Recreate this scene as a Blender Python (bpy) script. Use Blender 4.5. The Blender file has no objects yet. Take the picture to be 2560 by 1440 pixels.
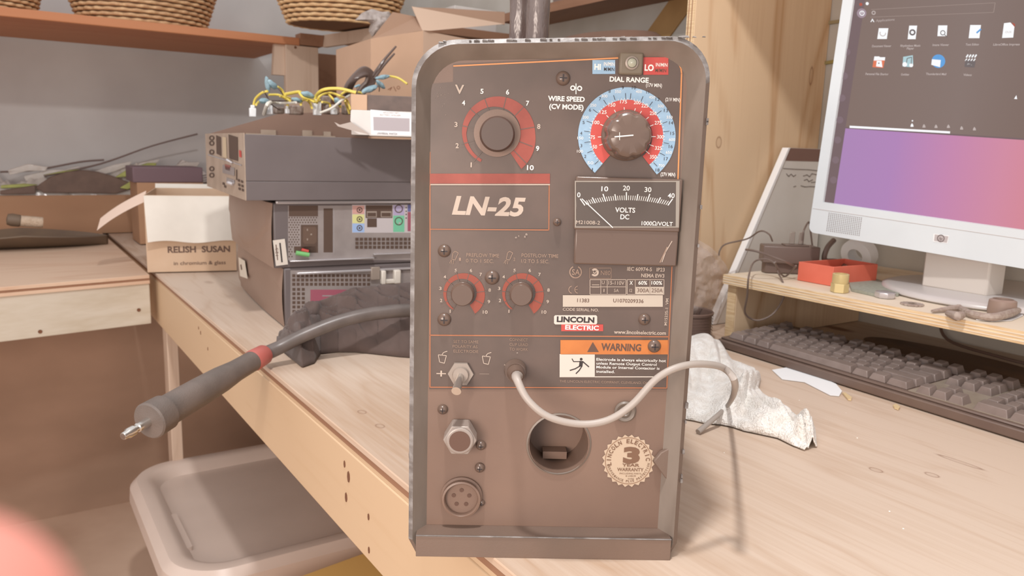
import bpy, bmesh, math, random
from mathutils import Vector, Matrix, noise
C = bpy.context.scene
COL = C.collection
R = math.radians
# ------------------------------------------------------------------ camera
F = 1950.0; CH = 0.304
def _n(v): return Vector(v).normalized()
_d = _n(((950-1280)/F, -(11720-720)/F, -1)); _Z = -_d
_ax = (-25-1280)/F; _ay = (_d[2]-_ax*_d[0])/_d[1]
_Y = _n((_ax, _ay, -1)); _X = _Y.cross(_Z)
def ray(px, py):
    c = Vector(((px-1280)/F, -(py-720)/F, -1)); return Vector((c.dot(_X), c.dot(_Y), c.dot(_Z)))
def P(px, py, x=None, y=None, z=None):
    r = ray(px, py); t = x/r[0] if x is not None else y/r[1] if y is not None else (z-CH)/r[2]
    return Vector((r[0]*t, r[1]*t, CH+r[2]*t))
def PD(px, py, d): return ray(px, py)*d + Vector((0, 0, CH))
cd = bpy.data.cameras.new('camera'); cam = bpy.data.objects.new('camera', cd); COL.objects.link(cam)
cam.matrix_world = Matrix(((_X[0], _X[1], _X[2], 0), (_Y[0], _Y[1], _Y[2], 0), (_Z[0], _Z[1], _Z[2], CH), (0, 0, 0, 1)))
cd.sensor_width = 36; cd.lens = F*36/2560; cd.clip_start = 0.004; cd.clip_end = 50
cd.dof.use_dof = True; cd.dof.focus_distance = 0.60; cd.dof.aperture_fstop = (cd.lens/1000)/0.0018
# phone lens: 1.8 mm pupil; blur depends on pupil only
C.camera = cam
C.view_settings.view_transform = 'Standard'; C.view_settings.look = 'None'
C.view_settings.gamma = 1; C.view_settings.use_curve_mapping = False; C.view_settings.exposure = 0
# ------------------------------------------------------------------ materials
def lin(c):
    return tuple(((v/255)/12.92 if v/255 <= 0.04045 else ((v/255+0.055)/1.055)**2.4) for v in c) + (1,)
MATS = {}
def mat(name, c, rough=0.6, metal=0.0, c2=None, scale=(20, 20, 20), lo=0.35, hi=0.65, bump=0.0, bscale=None, emit=0.0, alpha=1.0, trans=0.0, spec=0.5, sheen=0.0, detail=4):
    if name in MATS: return MATS[name]
    m = bpy.data.materials.new(name); m.use_nodes = True; nt = m.node_tree; N = nt.nodes; L = nt.links
    b = N['Principled BSDF']; b.inputs['Base Color'].default_value = lin(c); b.inputs['Roughness'].default_value = rough
    b.inputs['Metallic'].default_value = metal; b.inputs['Specular IOR Level'].default_value = spec
    if sheen: b.inputs['Sheen Weight'].default_value = sheen
    if alpha < 1: b.inputs['Alpha'].default_value = alpha
    if trans: b.inputs['Transmission Weight'].default_value = trans
    if emit: b.inputs['Emission Color'].default_value = lin(c); b.inputs['Emission Strength'].default_value = emit
    if c2 or bump:
        tc = N.new('ShaderNodeTexCoord'); mp = N.new('ShaderNodeMapping'); L.new(tc.outputs['Object'], mp.inputs[0]); mp.inputs['Scale'].default_value = scale
        nz = N.new('ShaderNodeTexNoise'); nz.inputs['Detail'].default_value = detail; nz.inputs['Scale'].default_value = 1; L.new(mp.outputs[0], nz.inputs[0])
        if c2:
            cr = N.new('ShaderNodeValToRGB'); cr.color_ramp.elements[0].position = lo; cr.color_ramp.elements[1].position = hi
            cr.color_ramp.elements[0].color = lin(c); cr.color_ramp.elements[1].color = lin(c2)
            L.new(nz.outputs[0], cr.inputs[0]); L.new(cr.outputs[0], b.inputs['Base Color'])
        if bump:
            bn = N.new('ShaderNodeBump'); bn.inputs['Strength'].default_value = bump; bn.inputs['Distance'].default_value = 0.004
            if bscale:
                n2 = N.new('ShaderNodeTexNoise'); n2.inputs['Scale'].default_value = bscale; n2.inputs['Detail'].default_value = 3; L.new(tc.outputs['Object'], n2.inputs[0]); L.new(n2.outputs[0], bn.inputs['Height'])
            else: L.new(nz.outputs[0], bn.inputs['Height'])
            L.new(bn.outputs[0], b.inputs['Normal'])
    MATS[name] = m; return m
def wood(name, c1, c2, knot, along='y', sc=1.0, knots=2.2, rough=0.6, fine=0.4, ring=0.22, spots=()):
    m = bpy.data.materials.new(name); m.use_nodes = True; nt = m.node_tree; N = nt.nodes; L = nt.links
    b = N['Principled BSDF']; b.inputs['Roughness'].default_value = rough; b.inputs['Specular IOR Level'].default_value = 0.35
    tc = N.new('ShaderNodeTexCoord')
    def mp(s):
        q = N.new('ShaderNodeMapping'); q.inputs['Scale'].default_value = s; L.new(tc.outputs['Object'], q.inputs[0]); return q
    ax = 'xyz'.index(along)
    s1 = [9*sc]*3; s1[ax] = 1.6*sc
    n1 = N.new('ShaderNodeTexNoise'); n1.inputs['Scale'].default_value = 1; n1.inputs['Detail'].default_value = 2; n1.inputs['Distortion'].default_value = 0.6; L.new(mp(s1).outputs[0], n1.inputs[0])
    # growth rings: repeated bands of the slow noise
    mul = N.new('ShaderNodeMath'); mul.operation = 'MULTIPLY'; mul.inputs[1].default_value = 9; L.new(n1.outputs[0], mul.inputs[0])
    fr = N.new('ShaderNodeMath'); fr.operation = 'PINGPONG'; fr.inputs[1].default_value = 1; L.new(mul.outputs[0], fr.inputs[0])
    pw = N.new('ShaderNodeMath'); pw.operation = 'POWER'; pw.inputs[1].default_value = 3; L.new(fr.outputs[0], pw.inputs[0])
    s2 = [170*sc]*3; s2[ax] = 6*sc
    n2 = N.new('ShaderNodeTexNoise'); n2.inputs['Scale'].default_value = 1; n2.inputs['Detail'].default_value = 3; L.new(mp(s2).outputs[0], n2.inputs[0])
    s3 = [3*sc]*3; s3[ax] = 1.2*sc
    n3 = N.new('ShaderNodeTexNoise'); n3.inputs['Scale'].default_value = 1; n3.inputs['Detail'].default_value = 2; L.new(mp(s3).outputs[0], n3.inputs[0])
    a1 = N.new('ShaderNodeMath'); a1.operation = 'MULTIPLY'; a1.inputs[1].default_value = ring; L.new(pw.outputs[0], a1.inputs[0])
    a2 = N.new('ShaderNodeMath'); a2.operation = 'MULTIPLY_ADD'; a2.inputs[1].default_value = fine; L.new(n2.outputs[0], a2.inputs[0]); L.new(a1.outputs[0], a2.inputs[2])
    a3 = N.new('ShaderNodeMath'); a3.operation = 'MULTIPLY_ADD'; a3.inputs[1].default_value = 1.1; L.new(n3.outputs[0], a3.inputs[0]); L.new(a2.outputs[0], a3.inputs[2])
    cr = N.new('ShaderNodeValToRGB'); cr.color_ramp.elements[0].position = 0.62; cr.color_ramp.elements[1].position = 1.35 if False else 1.0
    cr.color_ramp.elements[0].color = lin(c1); cr.color_ramp.elements[1].color = lin(c2)
    sub = N.new('ShaderNodeMath'); sub.operation = 'MULTIPLY'; sub.inputs[1].default_value = 0.8; L.new(a3.outputs[0], sub.inputs[0]); L.new(sub.outputs[0], cr.inputs[0])
    s4 = [knots*2.2]*3; s4[ax] = knots
    vo = N.new('ShaderNodeTexVoronoi'); vo.inputs['Scale'].default_value = 1; L.new(mp(s4).outputs[0], vo.inputs[0])
    kr = N.new('ShaderNodeValToRGB'); kr.color_ramp.elements[0].position = 0.03; kr.color_ramp.elements[1].position = 0.07
    kr.color_ramp.elements[0].color = (1, 1, 1, 1); kr.color_ramp.elements[1].color = (0, 0, 0, 1); L.new(vo.outputs['Distance'], kr.inputs[0])
    mx = N.new('ShaderNodeMix'); mx.data_type = 'RGBA'; L.new(kr.outputs[0], mx.inputs[0]); L.new(cr.outputs[0], mx.inputs[6]); mx.inputs[7].default_value = lin(knot)
    last = mx.outputs[2]
    for (c_, s_) in spots:                    # single knots: a dark ring round a mid-brown centre
        q = N.new('ShaderNodeMapping'); q.vector_type = 'TEXTURE'; q.inputs['Location'].default_value = c_; q.inputs['Scale'].default_value = s_; L.new(tc.outputs['Object'], q.inputs[0])
        ln = N.new('ShaderNodeVectorMath'); ln.operation = 'LENGTH'; L.new(q.outputs[0], ln.inputs[0])
        rr_ = N.new('ShaderNodeValToRGB'); e = rr_.color_ramp.elements; e[0].position = 0.0; e[0].color = (.10, .10, .10, 1); e[1].position = 1.0; e[1].color = (0, 0, 0, 1)
        for p_, v_ in ((.55, .14), (.72, .7), (.85, .15)): k_ = e.new(p_); k_.color = (v_, v_, v_, 1)
        L.new(ln.outputs['Value'], rr_.inputs[0]); m2 = N.new('ShaderNodeMix'); m2.data_type = 'RGBA'; L.new(rr_.outputs[0], m2.inputs[0]); L.new(last, m2.inputs[6]); m2.inputs[7].default_value = lin(knot); last = m2.outputs[2]
    L.new(last, b.inputs['Base Color'])
    bn = N.new('ShaderNodeBump'); bn.inputs['Strength'].default_value = 0.15; bn.inputs['Distance'].default_value = 0.001; L.new(n2.outputs[0], bn.inputs['Height']); L.new(bn.outputs[0], b.inputs['Normal'])
    MATS[name] = m; return m
# ------------------------------------------------------------------ mesh builder
class MB:
    def __init__(s, M=None): s.v = []; s.f = []; s.mi = []; s.M = M or Matrix(); s.m = 0; s.mats = []
    def use(s, m):
        if m not in s.mats: s.mats.append(m)
        s.m = s.mats.index(m); return s
    def raw(s, vs, fs):
        o = len(s.v); s.v += [s.M @ Vector(v) for v in vs]; s.f += [[i+o for i in f] for f in fs]; s.mi += [s.m]*len(fs); return s
    def box(s, a, b):
        x0, x1 = sorted((a[0], b[0])); y0, y1 = sorted((a[1], b[1])); z0, z1 = sorted((a[2], b[2]))
        vs = [(x0,y0,z0),(x1,y0,z0),(x1,y1,z0),(x0,y1,z0),(x0,y0,z1),(x1,y0,z1),(x1,y1,z1),(x0,y1,z1)]
        return s.raw(vs, [(0,3,2,1),(4,5,6,7),(0,1,5,4),(1,2,6,5),(2,3,7,6),(3,0,4,7)])
    def hexa(s, vs): return s.raw(vs, [(0,3,2,1),(4,5,6,7),(0,1,5,4),(1,2,6,5),(2,3,7,6),(3,0,4,7)])
    def frus(s, a, b, z0, z1, inset):
        x0, y0 = a; x1, y1 = b; i = inset
        return s.hexa([(x0,y0,z0),(x1,y0,z0),(x1,y1,z0),(x0,y1,z0),(x0+i,y0+i,z1),(x1-i,y0+i,z1),(x1-i,y1-i,z1),(x0+i,y1-i,z1)])
    def prism(s, pts, a, b, ax='z'):      # polygon extruded along an axis (convex or simple)
        def w(p, h): return {'z': (p[0], p[1], h), 'y': (p[0], h, p[1]), 'x': (h, p[0], p[1])}[ax]
        n = len(pts); vs = [w(p, a) for p in pts]+[w(p, b) for p in pts]
        fs = [tuple(range(n)), tuple(range(2*n-1, n-1, -1))]+[(i, i+n, (i+1) % n+n, (i+1) % n) for i in range(n)]
        return s.raw(vs, fs)
    def cyl(s, p0, p1, r0, r1=None, n=20, cap=True):
        r1 = r0 if r1 is None else r1; p0 = Vector(p0); p1 = Vector(p1); q = (p1-p0).to_track_quat('Z', 'Y')
        vs = []
        for p, r in ((p0, r0), (p1, r1)):
            for i in range(n): vs.append(p + q @ Vector((r*math.cos(2*math.pi*i/n), r*math.sin(2*math.pi*i/n), 0)))
        fs = [(i, (i+1) % n, (i+1) % n+n, i+n) for i in range(n)]
        if cap: fs += [tuple(range(n-1, -1, -1)), tuple(range(n, 2*n))]
        return s.raw(vs, fs)
    def lathe(s, prof, M=None, n=28, cap=True, arc=1.0, off=0):
        M = M or Matrix(); vs = []; k = len(prof)
        m = n if arc >= 1 else n+1
        for i in range(m):
            a = off+2*math.pi*arc*i/n
            for r, z in prof: vs.append(M @ Vector((r*math.cos(a), r*math.sin(a), z)))
        fs = []
        for i in range(n):
            j = (i+1) % m
            for t in range(k-1): fs.append((i*k+t, j*k+t, j*k+t+1, i*k+t+1))
        if cap and arc >= 1:
            if prof[0][0] > 1e-6: fs.append(tuple(i*k for i in range(n-1, -1, -1)))
            if prof[-1][0] > 1e-6: fs.append(tuple(i*k+k-1 for i in range(n)))
        return s.raw(vs, fs)
    def tube(s, pts, r, n=8, sub=6, closed=False):
        pts = [Vector(p) for p in pts]; rr = r if isinstance(r, (list, tuple)) else [r]*len(pts)
        cp = []; cr = []
        m = len(pts); segs = m if closed else m-1
        if sub > 1 and m > 2:
            for i in range(segs):
                g = (lambda k: pts[k % m]) if closed else (lambda k: pts[max(0, min(m-1, k))])
                p0, p1, p2, p3 = g(i-1), g(i), g(i+1), g(i+2)
                for j in range(sub):
                    t = j/sub
                    cp.append(0.5*((2*p1)+(p2-p0)*t+(2*p0-5*p1+4*p2-p3)*t*t+(3*p1-p0-3*p2+p3)*t**3)); cr.append(rr[i]*(1-t)+rr[(i+1) % m]*t)
            if not closed: cp.append(pts[-1]); cr.append(rr[-1])
        else: cp = pts; cr = rr
        m = len(cp); vs = []; up = None
        for i in range(m):
            t = (cp[(i+1) % m]-cp[i-1]) if closed else (cp[min(m-1, i+1)]-cp[max(0, i-1)])
            if t.length < 1e-9: t = Vector((0, 0, 1))
            t.normalize()
            if up is None: up = t.orthogonal().normalized()
            up = (up - t*up.dot(t)).normalized(); bi = t.cross(up)
            for k in range(n):
                a = 2*math.pi*k/n; vs.append(cp[i]+(up*math.cos(a)+bi*math.sin(a))*cr[i])
        fs = []
        for i in range(m if closed else m-1):
            j = (i+1) % m
            for k in range(n): fs.append((i*n+k, i*n+(k+1) % n, j*n+(k+1) % n, j*n+k))
        if not closed: fs += [tuple(range(n-1, -1, -1)), tuple(range((m-1)*n, m*n))]
        return s.raw(vs, fs)
    def grid(s, fn, nu, nv, closeu=False):
        vs = [fn(i/nu, j/nv) for j in range(nv+1) for i in range(nu+(0 if closeu else 1))]
        w = nu+(0 if closeu else 1)
        fs = [(j*w+i, j*w+(i+1) % w, (j+1)*w+(i+1) % w, (j+1)*w+i) for j in range(nv) for i in range(nu)]
        return s.raw(vs, fs)
    def flat(s, loops, fn, thick=0.0):     # 2D filled loops (even-odd holes) mapped by fn(u,v,h)
        cu = bpy.data.curves.new('q', 'CURVE'); cu.dimensions = '2D'; cu.fill_mode = 'BOTH' if thick else 'FRONT'; cu.extrude = 0
        for lp in loops:
            sp = cu.splines.new('POLY'); sp.points.add(len(lp)-1); sp.use_cyclic_u = True
            for i, p in enumerate(lp): sp.points[i].co = (p[0]*10, p[1]*10, 0, 1)
        cu.fill_mode = 'BOTH'
        o = bpy.data.objects.new('q', cu); me = bpy.data.meshes.new_from_object(o)
        vs = [fn(v.co[0]/10, v.co[1]/10, 0) for v in me.vertices]; fs = [tuple(p.vertices) for p in me.polygons]
        s.raw(vs, fs)
        bpy.data.objects.remove(o); bpy.data.meshes.remove(me); bpy.data.curves.remove(cu); return s
    def text(s, body, fn, cx, cy, h, w=None, bold=0.0, shear=0.0, ang=0.0, align='CENTER'):
        # body written so that capitals are h tall, squeezed to total width w, centred on (cx,cy)
        cu = bpy.data.curves.new('t', 'FONT'); cu.body = body; cu.size = 1; cu.shear = shear; cu.offset = bold; cu.resolution_u = 3
        o = bpy.data.objects.new('t', cu); me = bpy.data.meshes.new_from_object(o)
        if not me.vertices: return s
        xs = [v.co[0] for v in me.vertices]; x0, x1 = min(xs), max(xs)
        sy = h/0.70; sx = (w/(x1-x0)) if w else sy*0.9
        ca, sa = math.cos(ang), math.sin(ang); xo = {'CENTER': (x0+x1)/2, 'LEFT': x0}[align]
        vs = []
        for v in me.vertices:
            a = (v.co[0]-xo)*sx; b = (v.co[1]-0.35)*sy; vs.append(fn(cx+a*ca-b*sa, cy+a*sa+b*ca, 0))
        s.raw(vs, [tuple(p.vertices) for p in me.polygons])
        bpy.data.objects.remove(o); bpy.data.meshes.remove(me); bpy.data.curves.remove(cu); return s
    def build(s, name, parent=None, origin=None, smooth=True, bevel=0, seg=2, sharp=35, label=None, mods=None, recalc=True):
        me = bpy.data.meshes.new(name)
        Mi = None
        if parent is not None: Mi = WM[parent.name].inverted(); loc = None
        else:
            if origin is None:
                xs = [v[0] for v in s.v]; ys = [v[1] for v in s.v]; zs = [v[2] for v in s.v]; origin = ((min(xs)+max(xs))/2, (min(ys)+max(ys))/2, min(zs))
            Mi = Matrix.Translation(-Vector(origin))
        me.from_pydata([Mi @ v for v in s.v], [], s.f); me.update()
        for m in s.mats: me.materials.append(m)
        me.polygons.foreach_set('material_index', s.mi)
        if recalc:
            bm = bmesh.new(); bm.from_mesh(me); bmesh.ops.recalc_face_normals(bm, faces=bm.faces); bm.to_mesh(me); bm.free()
        if smooth: me.polygons.foreach_set('use_smooth', [True]*len(me.polygons)); me.set_sharp_from_angle(angle=R(sharp))
        o = bpy.data.objects.new(name, me); COL.objects.link(o)
        if parent is not None: o.parent = parent; WM[o.name] = WM[parent.name].copy()
        else: o.location = origin; WM[o.name] = Matrix.Translation(Vector(origin))
        if bevel: b = o.modifiers.new('bevel', 'BEVEL'); b.width = bevel; b.segments = seg; b.limit_method = 'ANGLE'; b.angle_limit = R(40); b.harden_normals = False
        if label: o['label'] = label
        return o
WM = {}
def tag(o, label, cat, group=None):
    o['label'] = label; o['category'] = cat
    if group: o['group'] = group
    return o
def thing(name, label, cat, M=None, loc=None, group=None):
    o = bpy.data.objects.new(name, None); COL.objects.link(o); o.empty_display_size = 0.02
    M = M if M is not None else Matrix.Translation(Vector(loc or (0, 0, 0)))
    o.matrix_world = M; WM[o.name] = M.copy(); return tag(o, label, cat, group)
def struct(o): o['kind'] = 'structure'; return o
def TR(x, y, z, deg=0): return Matrix.Translation((x, y, z)) @ Matrix.Rotation(R(deg), 4, 'Z')
def rrect(x0, y0, x1, y1, r, n=6, corners=(1, 1, 1, 1)):
    pts = []
    for k, (cx, cy, a) in enumerate(((x1-r, y1-r, 0), (x0+r, y1-r, 90), (x0+r, y0+r, 180), (x1-r, y0+r, 270))):
        if corners[k] and r > 0:
            for i in range(n+1): t = R(a+90*i/n); pts.append((cx+r*math.cos(t), cy+r*math.sin(t)))
        else: pts.append(((x1, y1), (x0, y1), (x0, y0), (x1, y0))[k])
    return pts
def circ(cx, cy, r, n=32): return [(cx+r*math.cos(2*math.pi*i/n), cy+r*math.sin(2*math.pi*i/n)) for i in range(n)]
# ------------------------------------------------------------------ materials of the place
PLY = wood('plywood_top', (208,188,170), (188,160,136), (138,104,84), 'y', 1.15, 1.8, fine=0.55, ring=.2, spots=[(tuple(P(a, c, z=0)-Vector((0.8, 1.2, -0.75))), (.006, .009, .03)) for a, c in ((2190,1175),(2330,1187),(950,1065),(905,1030))]+[(tuple(P(2400,1155,z=0)-Vector((0.8, 1.2, -0.75))), (.005, .03, .03))])
PLYF = wood('bench_fascia_wood', (204,176,144), (192,160,124), (130,96,70), 'y', 0.8, 1.0, ring=.1)
PINE = wood('white_pine', (202,193,178), (184,170,148), (120,82,60), 'x', 1.0, 1.3)
PLYL = wood('plywood_left_bench', (212,184,160), (194,154,126), (130,90,66), 'x', 1.0, 2.0)
PLYV = wood('plywood_divider', (228,200,166), (200,160,120), (136,88,62), 'z', 0.8, 2.6, ring=.42, spots=[(tuple(P(1797,356,y=.98)-Vector((1.2, .98, 0))), (.009, .03, .013)), (tuple(P(2028,190,y=.98)-Vector((1.2, .98, 0))), (.007, .03, .022))])
PLYS = wood('plywood_shelf', (226,212,192), (208,188,160), (120,88,60), 'y', 1.2, 1.0)
POST = wood('post_wood', (196,172,152), (172,144,122), (110,74,54), 'z', 1.0, 2.0)
ORANGE = wood('shelf_orange', (190,130,92), (176,110,74), (140,84,54), 'x', 0.6, 0.4)
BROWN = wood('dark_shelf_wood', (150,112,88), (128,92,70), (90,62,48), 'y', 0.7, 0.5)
EDGE1 = mat('ply_edge_light', (230,206,168), 0.7, c2=(206,172,130), scale=(30, 30, 600))
WALLG = mat('wall_grey', (200,198,196), 0.85, c2=(184,180,178), scale=(2.5, 2.5, 2.5), bump=0.1)
WALLR = mat('wall_right_grey', (196,192,184), 0.85, c2=(176,170,160), scale=(4, 4, 4), bump=0.1)
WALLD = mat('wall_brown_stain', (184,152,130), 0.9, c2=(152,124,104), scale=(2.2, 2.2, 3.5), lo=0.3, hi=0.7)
FLOORM = mat('floor_concrete', (222,196,174), 0.8, c2=(196,166,144), scale=(3, 3, 3))
# ------------------------------------------------------------------ the setting
def sbox(name, a, b, m, **k): return struct(MB().use(m).box(a, b).build(name, smooth=False, **k))
sbox('floor', (-2.4, -1.2, -0.80), (1.44, 3.0, -0.75), FLOORM)
sbox('wall_back', (-2.4, 2.9, -0.75), (1.44, 3.0, 1.7), WALLG)
o = MB().use(WALLR); o.box((1.37, -1.2, -0.75), (1.44, 2.9, 1.7)); w = struct(o.build('wall_right', smooth=False))
OCH = mat('ochre_paint', (176,140,92), 0.8, c2=(160,124,80), scale=(9, 9, 9))
YJ = mat('yellow_joint', (178,160,84), 0.8, c2=(150,140,100), scale=(20, 20, 20))
j = MB().use(OCH).hexa([(1.366,1.50,0.50),(1.372,1.50,0.50),(1.372,1.60,0.50),(1.366,1.60,0.50),(1.366,1.17,0.80),(1.372,1.17,0.80),(1.372,1.27,0.80),(1.366,1.27,0.80)])
j.use(YJ); j.hexa([(1.364,0.70,0.505),(1.372,0.70,0.505),(1.372,0.98,0.485),(1.364,0.98,0.485),(1.364,0.70,0.513),(1.372,0.70,0.513),(1.372,0.98,0.491),(1.364,0.98,0.491)])
j.use(mat('joint_grey', (160,146,112), 0.8)); j.box((1.364, 0.70, 0.560), (1.372, 0.98, 0.566))
struct(j.build('trim_1', smooth=False))
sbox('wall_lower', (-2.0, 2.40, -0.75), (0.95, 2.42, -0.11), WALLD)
# ------------------------------------------------------------------ benches and shelves
t = thing('workbench', 'main plywood workbench under the black machine and the keyboard', 'workbench', loc=(0.8, 1.2, -0.75))
MB().use(PLY).box((0.295, -0.6, -0.007), (1.37, 2.9, 0)).build('bench_top', t, bevel=0.0012)
b = MB().use(PLYF).box((0.2965, -0.6, -0.018), (1.365, 2.88, -0.0125)); b.use(BROWN).box((0.2955, -0.6, -0.0125), (1.366, 2.88, -0.007)); b.build('plywood_layers', t, smooth=False)
b = MB().use(PLYF).box((0.295, -0.6, -0.118), (0.333, 2.86, -0.018)); b.build('front_rail', t, bevel=0.0015)
HOLE = mat('nail_hole', (112,74,52), 0.9)
for px, py, w_ in ((862,1160,.0022),(872,1192,.0035),(866,1243,.003),(922,1292,.002),(923,1375,.002),(497,820,.0016),(502,832,.002),(520,872,.0018)):
    q = P(px, py, x=0.295); b = MB().use(HOLE); b.lathe([(0.0001, 0), (w_, 0.0003), (w_*0.9, -0.0006)], Matrix.Translation((0.2946, q.y, q.z)) @ Matrix.Rotation(R(-90), 4, 'Y') @ Matrix.Diagonal((1.9, 1, 1, 1)), n=7).build('nail_hole', t, smooth=False)
MB().use(POST).box((0.298, 1.84, -0.75), (0.322, 1.89, -0.118)).build('leg', t, bevel=0.002)
MB().use(POST).box((0.300, -0.5, -0.75), (0.338, -0.41, -0.118)).build('leg', t, bevel=0.002)
t = thing('workbench', 'left side bench with a white pine rail below its plywood top', 'workbench', loc=(-0.2, 2.3, -0.75))
xl = -1.3; ang = (1.900-1.851)/(0.277+0.005); yl = lambda x: 1.851+ang*(x+0.005)
def lprism(m, d, z0, z1, nm, back=None, **k):
    x1 = 0.278; pts = [(xl, yl(xl)-d), (x1, yl(x1)-d), (x1, back if back else yl(x1)-d+0.038), (xl, back if back else yl(xl)-d+0.038)]
    return MB().use(m).prism(pts, z0, z1).build(nm, t, smooth=False, **k)
lprism(PLYL, 0.002, -0.006, 0.002, 'bench_top', back=2.88, bevel=0.001)
lprism(BROWN, 0.0, -0.011, -0.006, 'plywood_layer', back=2.86); lprism(PLYL, 0.001, -0.018, -0.011, 'plywood_layer', back=2.86)
lprism(PINE, -0.004, -0.112, -0.018, 'front_rail', bevel=0.002)
for px, py in ((100,828),(352,781)):
    q = P(px, py, y=1.87); b = MB().use(HOLE); b.lathe([(0.0001, 0.0), (0.0042, 0.0006), (0.004, -0.001)], Matrix.Translation((q.x, yl(q.x)+0.0035, q.z)) @ Matrix.Rotation(R(90), 4, 'X'), n=9).build('knot_hole', t, smooth=False)
# ledge at the back of the left bench
t = thing('ledge', 'raised brown ledge at the back of the left bench, under the plastic wrapping', 'ledge', loc=(0, 2.84, 0))
CARD = mat('brown_board', (172,134,104), 0.8, c2=(156,118,90), scale=(2, 2, 6))
MB().use(CARD).box((-1.2, 2.795, 0.002), (0.44, 2.805, 0.124)).build('fascia', t, bevel=0.001)
MB().use(CARD).box((-1.2, 2.805, 0.104), (0.44, 2.885, 0.114)).build('deck', t, bevel=0.001)
# shelves
t = tag(MB().use(ORANGE).box((-1.4, 2.40, 0.594), (0.80, 2.89, 0.617)).build('shelf', bevel=0.002), 'orange-toned shelf board over the left bench holding baskets', 'shelf')
t = thing('shelf', 'dark wooden shelf running along the right wall behind the machine', 'shelf', loc=(1.1, 1.8, 0.6))
MB().use(BROWN).prism([(0.892, 2.395), (0.972, 1.95), (1.36, 1.95), (1.36, 2.395)], 0.608, 0.63).build('board', t, bevel=0.001)
MB().use(BROWN).box((1.25, 1.002, 0.662), (1.369, 1.98, 0.686)).box((1.33, 1.95, 0.63), (1.369, 1.98, 0.664)).build('narrow_board', t, bevel=0.001)
MB().use(POST).hexa([(0.872,2.40,0.596),(0.885,2.40,0.596),(0.955,2.09,0.600),(0.942,2.09,0.600),(0.872,2.40,0.632),(0.885,2.40,0.632),(0.955,2.09,0.634),(0.942,2.09,0.634)]).build('edge_board', t, label='pale edge board')
MB().use(BROWN).hexa([(0.80,2.40,0.597),(0.872,2.40,0.597),(0.872,2.44,0.597),(0.80,2.44,0.597),(0.80,2.39,0.630),(0.872,2.39,0.630),(0.872,2.44,0.630),(0.80,2.44,0.630)]).build('bracket', t)
t = thing('post', 'pale wooden post under the corner where the two shelves meet', 'post', loc=(0.8, 2.42, 0))
MB().use(POST).box((0.757, 2.402, 0.002), (0.858, 2.425, 0.594)).build('upright', t, bevel=0.001)
MB().use(POST).hexa([(0.722,2.415,0.505),(0.757,2.415,0.505),(0.757,2.435,0.505),(0.722,2.435,0.505),(0.728,2.415,0.594),(0.757,2.415,0.594),(0.757,2.435,0.594),(0.728,2.435,0.594)]).build('cleat', t)
b = MB().use(HOLE); b.lathe([(0.0001, 0.0), (0.004, 0.0006), (0.0038, -0.001)], Matrix.Translation((0.787, 2.4015, 0.588)) @ Matrix.Rotation(R(90), 4, 'X'), n=9)
b.build('knot_hole', t, smooth=False)
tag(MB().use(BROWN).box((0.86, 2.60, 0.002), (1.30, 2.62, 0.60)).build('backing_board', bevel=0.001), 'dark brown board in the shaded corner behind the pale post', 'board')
# divider panel and monitor stand
t = thing('divider_panel', 'tall knotty plywood divider panel beside the monitor', 'panel', loc=(1.2, 0.98, 0))
MB().use(PLYV).box((1.004, 0.980, 0.0005), (1.369, 0.998, 1.0)).build('panel', t, bevel=0.0008)
b = MB().use(EDGE1).box((1.0025, 0.9805, 0.0005), (1.004, 0.9975, 1.0)).use(BROWN)
for yy in (0.9855, 0.9925): b.box((1.0018, yy, 0.0005), (1.0026, yy+0.0016, 1.0))
b.build('layered_edge', t, smooth=False)
tag(MB().use(PLYV).box((0.93, -0.7, 0.705), (1.37, 0.978, 0.725)).build('shelf', bevel=0.001), 'upper plywood shelf above the monitor, casting the slanted shadow', 'shelf')
t = thing('monitor_stand', 'low plywood shelf holding the monitor above the keyboard', 'shelf', loc=(1.2, 0.3, 0))
b = MB().use(PLYS).box((1.002, -0.5, 0.0955), (1.366, 0.8735, 0.111)); b.build('shelf_board', t, bevel=0.001)
b = MB().use(EDGE1).box((1.0005, -0.5, 0.0955), (1.002, 0.873, 0.111)).use(PLYS)
for zz in (0.0985, 0.1025, 0.1065): b.box((1.0000, -0.5, zz), (1.0008, 0.873, zz+0.0012))
b.build('layered_edge', t, smooth=False)
b = MB().use(PLYV).box((1.012, 0.852, 0.0005), (1.366, 0.870, 0.0955)); b.build('side_support', t, bevel=0.001)
b = MB().use(EDGE1).box((1.0105, 0.8525, 0.0005), (1.012, 0.8695, 0.0955)); b.build('side_edge', t, smooth=False)
# ------------------------------------------------------------------ the machine
MM = TR(0.247, 0.493, 0.0, -32)
MMi = MM.inverted()
def FP(px, py, dep=0.012, I=None):
    I = I or MMi; o = I @ Vector((0, 0, CH)); r = I.to_3x3() @ ray(px, py); tt = (dep-o.y)/r.y; q = o+r*tt; return q.x, q.z
BLK = mat('machine_black', (122,102,90), 0.42, c2=(108,92,82), scale=(14, 14, 9), lo=0.3, hi=0.75, bump=0.05, bscale=900, spec=0.5)  # machine blacks lifted toward brown: a milky haze is put into these colours
BLKP = mat('machine_panel', (130,106,92), 0.42, c2=(118,96,84), scale=(10, 10, 10), bump=0.03, bscale=1400)
BLKG = mat('machine_gloss', (104,86,76), 0.22)
WORN = mat('worn_rim', (108,101,97), 0.45, c2=(150,146,144), scale=(60, 60, 90), lo=0.46, hi=0.66, bump=0.3)
RIMS = mat('side_rim', (108,92,82), 0.5, c2=(138,124,114), scale=(160, 60, 30), lo=0.62, hi=0.72)
RIMG = mat('rim_bevel', (134,122,112), 0.4, c2=(118,106,96), scale=(30, 30, 12))
GREYM = mat('dull_metal', (156,144,134), 0.4, metal=0.2)
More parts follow.
